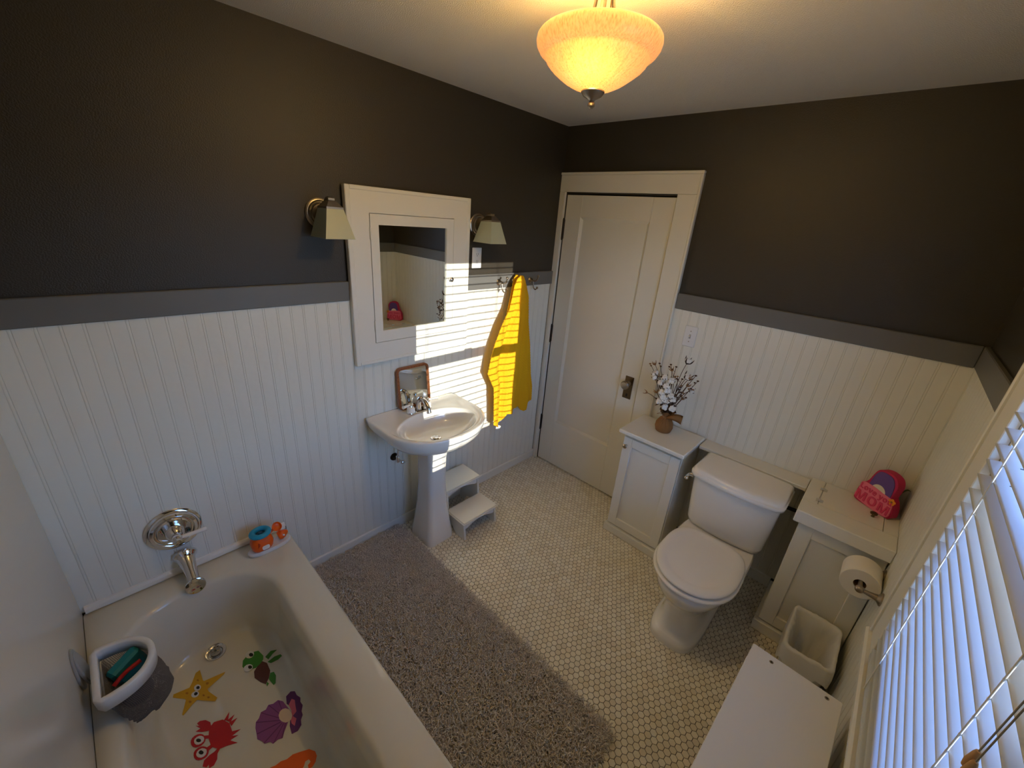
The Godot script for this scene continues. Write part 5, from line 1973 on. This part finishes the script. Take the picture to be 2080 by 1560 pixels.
func blob(pts: Array, per := 5) -> Array:
	var out := []
	var n := pts.size()
	for k in n:
		for i in per:
			out.append((pts[k] as Vector2).cubic_interpolate(pts[(k + 1) % n], pts[(k + n - 1) % n], pts[(k + 2) % n], float(i) / per))
	return out


func build_sign() -> void:
	# freestanding block: faces the room at an angle; local front is +z
	var turn := -PI / 2 - 0.62 + PI * 0.0
	var t := thing("mothers_day_sign", "pink and purple block sign reading Love you MOM on the corner cupboard", "sign", Vector3(-0.105, 0.7522, 2.055), turn)
	var st := sf()
	var back := blob([Vector2(-0.072, 0.0), Vector2(0.060, 0.0), Vector2(0.078, 0.030), Vector2(0.066, 0.075), Vector2(0.052, 0.100), Vector2(0.056, 0.150), Vector2(0.040, 0.186), Vector2(0.0, 0.198), Vector2(-0.036, 0.186), Vector2(-0.050, 0.150), Vector2(-0.058, 0.118), Vector2(-0.080, 0.080), Vector2(-0.086, 0.030)])
	prism(st, back, Transform3D(Basis(), Vector3(0, 0, -0.040)), 0.040, 0.002)
	obj("block", st, M.sign_magenta, t, "magenta block")
	st = sf()
	var panel := blob([Vector2(-0.040, 0.085), Vector2(0.038, 0.080), Vector2(0.046, 0.140), Vector2(0.030, 0.180), Vector2(0.0, 0.189), Vector2(-0.030, 0.180), Vector2(-0.044, 0.140)])
	prism(st, panel, Transform3D(Basis(), Vector3(0, 0, 0.0)), 0.003, 0.001)
	obj("panel", st, M.sign_violet, t, "plain violet panel")
	st = sf()
	var dome := []
	for i in 17:
		var a := PI * i / 16.0
		dome.append(Vector2(-0.004 + 0.030 * cos(a), 0.094 + 0.032 * sin(a)))
	prism(st, dome, Transform3D(Basis(), Vector3(0, 0, 0.003)), 0.001)
	obj("arch", st, M.sign_cream, t)
	st = sf()
	var plate := blob([Vector2(-0.082, 0.018), Vector2(-0.030, 0.004), Vector2(0.030, 0.002), Vector2(0.068, 0.010), Vector2(0.072, 0.048), Vector2(0.060, 0.092), Vector2(0.020, 0.100), Vector2(-0.030, 0.106), Vector2(-0.074, 0.100), Vector2(-0.078, 0.060)])
	prism(st, plate, Transform3D(Basis(), Vector3(0, 0, 0.001)), 0.004, 0.001)
	obj("word_plate", st, M.sign_pink, t)
	text_part("word", "Love you", 0.034, Transform3D(Basis(Vector3.BACK, -0.03), Vector3(-0.004, 0.080, 0.0062)), M.sign_rose, t)
	text_part("word", "MOM", 0.060, Transform3D(Basis(Vector3.BACK, 0.0), Vector3(-0.006, 0.036, 0.0062)), M.sign_rose, t)
	st = sf()
	for k in 5:
		var a := TAU * k / 5.0 + 0.3
		lathe(st, [Vector2(0.0, 0.003), Vector2(0.0065, 0.002), Vector2(0.007, 0)], Transform3D(Basis(Vector3.RIGHT, PI / 2), Vector3(0.062 + 0.0085 * cos(a), 0.086 + 0.0085 * sin(a), 0.004)), 10)
	var fl := obj("flower", st, M.flower_orange, t)
	st = sf()
	lathe(st, [Vector2(0, 0.002), Vector2(0.004, 0.001), Vector2(0.0045, 0)], Transform3D(Basis(Vector3.RIGHT, PI / 2), Vector3(0.062, 0.086, 0.0068)), 10)
	obj("flower_eye", st, M.pod_tan, fl)
	# a few green leaves in a small pot behind the sign
	t = thing("small_potted_plant", "small green-leaved plant behind the pink sign", "plant", Vector3(-0.045, 0.7522, 2.112))
	O = Vector3.ZERO
	st = sf()
	lathe(st, [Vector2(0, 0), Vector2(0.020, 0.0), Vector2(0.026, 0.055), Vector2(0.023, 0.055), Vector2(0.020, 0.045), Vector2(0, 0.045)], Transform3D(), 20)
	obj("pot", st, M.pearl_cream, t)
	for v in [[0.2, 0.075, 0.050], [1.6, 0.065, 0.075], [2.9, 0.060, 0.06], [4.2, 0.070, 0.045], [5.3, 0.065, 0.04]]:
		st = sf(true)
		var d := Vector3(cos(v[0]), 0, sin(v[0])) * 0.6
		var s := Vector3(-sin(v[0]), 0, cos(v[0]))
		var rings := []
		for i in 8:
			var u := i / 7.0
			var p: Vector3 = Vector3(0, 0.05, 0) + d * v[1] * u + Vector3(0, v[2] * sin(u * 1.9), 0)
			var w := 0.012 * sin(PI * clampf(u * 0.93 + 0.06, 0.0, 1.0)) + 0.0008
			rings.append([p + s * w, p + Vector3(0, 0.0016, 0), p - s * w, p - Vector3(0, 0.0012, 0)])
		loft(st, rings)
		obj("leaf", st, M.leaf_green, t)


func build_paper_and_bin() -> void:
	var c := Vector3(-0.452, 0.632, 2.090)
	var t := thing("paper_holder", "brushed metal toilet paper holder on the wall beside the window", "paper holder", Vector3(-0.47, 0.632, W - 0.0085))
	for x in [-0.555, -0.393]:
		var st := sf()
		lathe(st, [Vector2(0, 0), Vector2(0.026, 0.0), Vector2(0.026, 0.004), Vector2(0.020, 0.008), Vector2(0.013, 0.014), Vector2(0.009, 0.040), Vector2(0.007, 0.060), Vector2(0, 0.062)], Transform3D(Basis(Vector3.RIGHT, -PI / 2), Vector3(x, c.y, W - 0.0085)), 24)
		var p := obj("post", st, M.brushed_nickel, t)
		st = sf(true)
		ball(st, Vector3(x, c.y, c.z), Vector3.ONE * 0.015, 18, 12)
		obj("ball_end", st, M.brushed_nickel, p)
	var sr := sf(true)
	tube(sr, [Vector3(-0.545, c.y, c.z), Vector3(-0.400, c.y, c.z)], 0.0075, -1.0, 12)
	obj("roller", sr, M.brushed_nickel, t)
	t = thing("toilet_paper_roll", "white toilet paper roll on the metal holder", "toilet paper", Vector3(c.x, c.y - 0.058, c.z))
	var st1 := sf()
	lathe(st1, [Vector2(0.0205, -0.054), Vector2(0.062, -0.054), Vector2(0.064, -0.052), Vector2(0.064, 0.052), Vector2(0.062, 0.054), Vector2(0.0205, 0.054)], Transform3D(Basis(Vector3.BACK, PI / 2), c - Vector3(0, 0.012, 0)), 48)
	obj("paper", st1, M.paper, t)
	st1 = sf()
	lathe(st1, [Vector2(0.0195, -0.05), Vector2(0.0205, -0.05), Vector2(0.0205, 0.05), Vector2(0.0195, 0.05), Vector2(0.0195, -0.05)], Transform3D(Basis(Vector3.BACK, PI / 2), c - Vector3(0, 0.012, 0)), 32)
	obj("core", st1, M.pod_tan, t, "cardboard core")
	# bin with a liner folded over its rim
	var bc := Vector3(-0.524, 0, 2.038)
	t = thing("waste_bin", "small white plastic bin between the corner cupboard and the bench", "bin", bc)
	O = Vector3.ZERO
	var st := sf(true)
	loft(st, [ring_rr(-0.105, 0.105, -0.066, 0.066, 0.022, 0.0), ring_rr(-0.135, 0.135, -0.085, 0.085, 0.026, 0.272), ring_rr(-0.139, 0.139, -0.088, 0.088, 0.028, 0.276), ring_rr(-0.133, 0.133, -0.083, 0.083, 0.026, 0.276), ring_rr(-0.103, 0.103, -0.064, 0.064, 0.022, 0.006)])
	obj("body", st, M.bin_plastic, t)
	t = thing("bin_liner", "crinkled translucent white bag lining the small bin", "bag", bc + Vector3(0, 0.02, 0))
	O = Vector3(0, 0.02, 0)
	st = sf(true)
	var nz := FastNoiseLite.new()
	nz.seed = 9
	nz.frequency = 14.0
	var rings := []
	for v in [[0.146, 0.094, 0.195, 1.0], [0.146, 0.094, 0.215, 1.0], [0.145, 0.0935, 0.235, 1.0], [0.144, 0.093, 0.255, 0.8], [0.1425, 0.0915, 0.272, 0.5], [0.1405, 0.090, 0.283, 0.3], [0.134, 0.084, 0.285, -0.3], [0.128, 0.078, 0.272, -0.6], [0.122, 0.073, 0.245, -1.0], [0.114, 0.067, 0.21, -1.0], [0.104, 0.060, 0.17, -1.0], [0.092, 0.052, 0.12, -1.0], [0.080, 0.045, 0.08, -1.0], [0.06, 0.034, 0.045, -1.0], [0.02, 0.015, 0.030, -0.5]]:
		var ring := []
		var base := ring_rr(-v[0], v[0], -v[1], v[1], minf(0.03, v[1] * 0.5), v[2], 6)
		for i in base.size():
			var p: Vector3 = base[i]
			var q: Vector3 = base[(i + 1) % base.size()]
			var parts := 10 if i % 7 == 6 else 1
			for s in parts:
				var m: Vector3 = p.lerp(q, float(s) / parts)
				var w: float = nz.get_noise_3d(m.x * 1.4, m.y * 0.8, m.z * 1.4)
				var drop := 0.0
				if v[2] < 0.2 and v[3] > 0.0:
					drop = nz.get_noise_2d(m.x * 0.8 + 7.0, m.z * 0.8) * 0.05
				elif v[2] > 0.26:
					drop = absf(nz.get_noise_2d(m.x * 1.1 + 3.0, m.z * 1.1)) * 0.016
				var push: float = absf(w) * 0.012 * v[3] if v[3] > 0.0 else (absf(w) * 0.030 + 0.002) * v[3]
				ring.append(m + Vector3(m.x, 0, m.z).normalized() * push + Vector3(0, drop, 0))
		rings.append(ring)
	loft(st, rings, false, true)
	obj("film", st, M.liner_film, t)
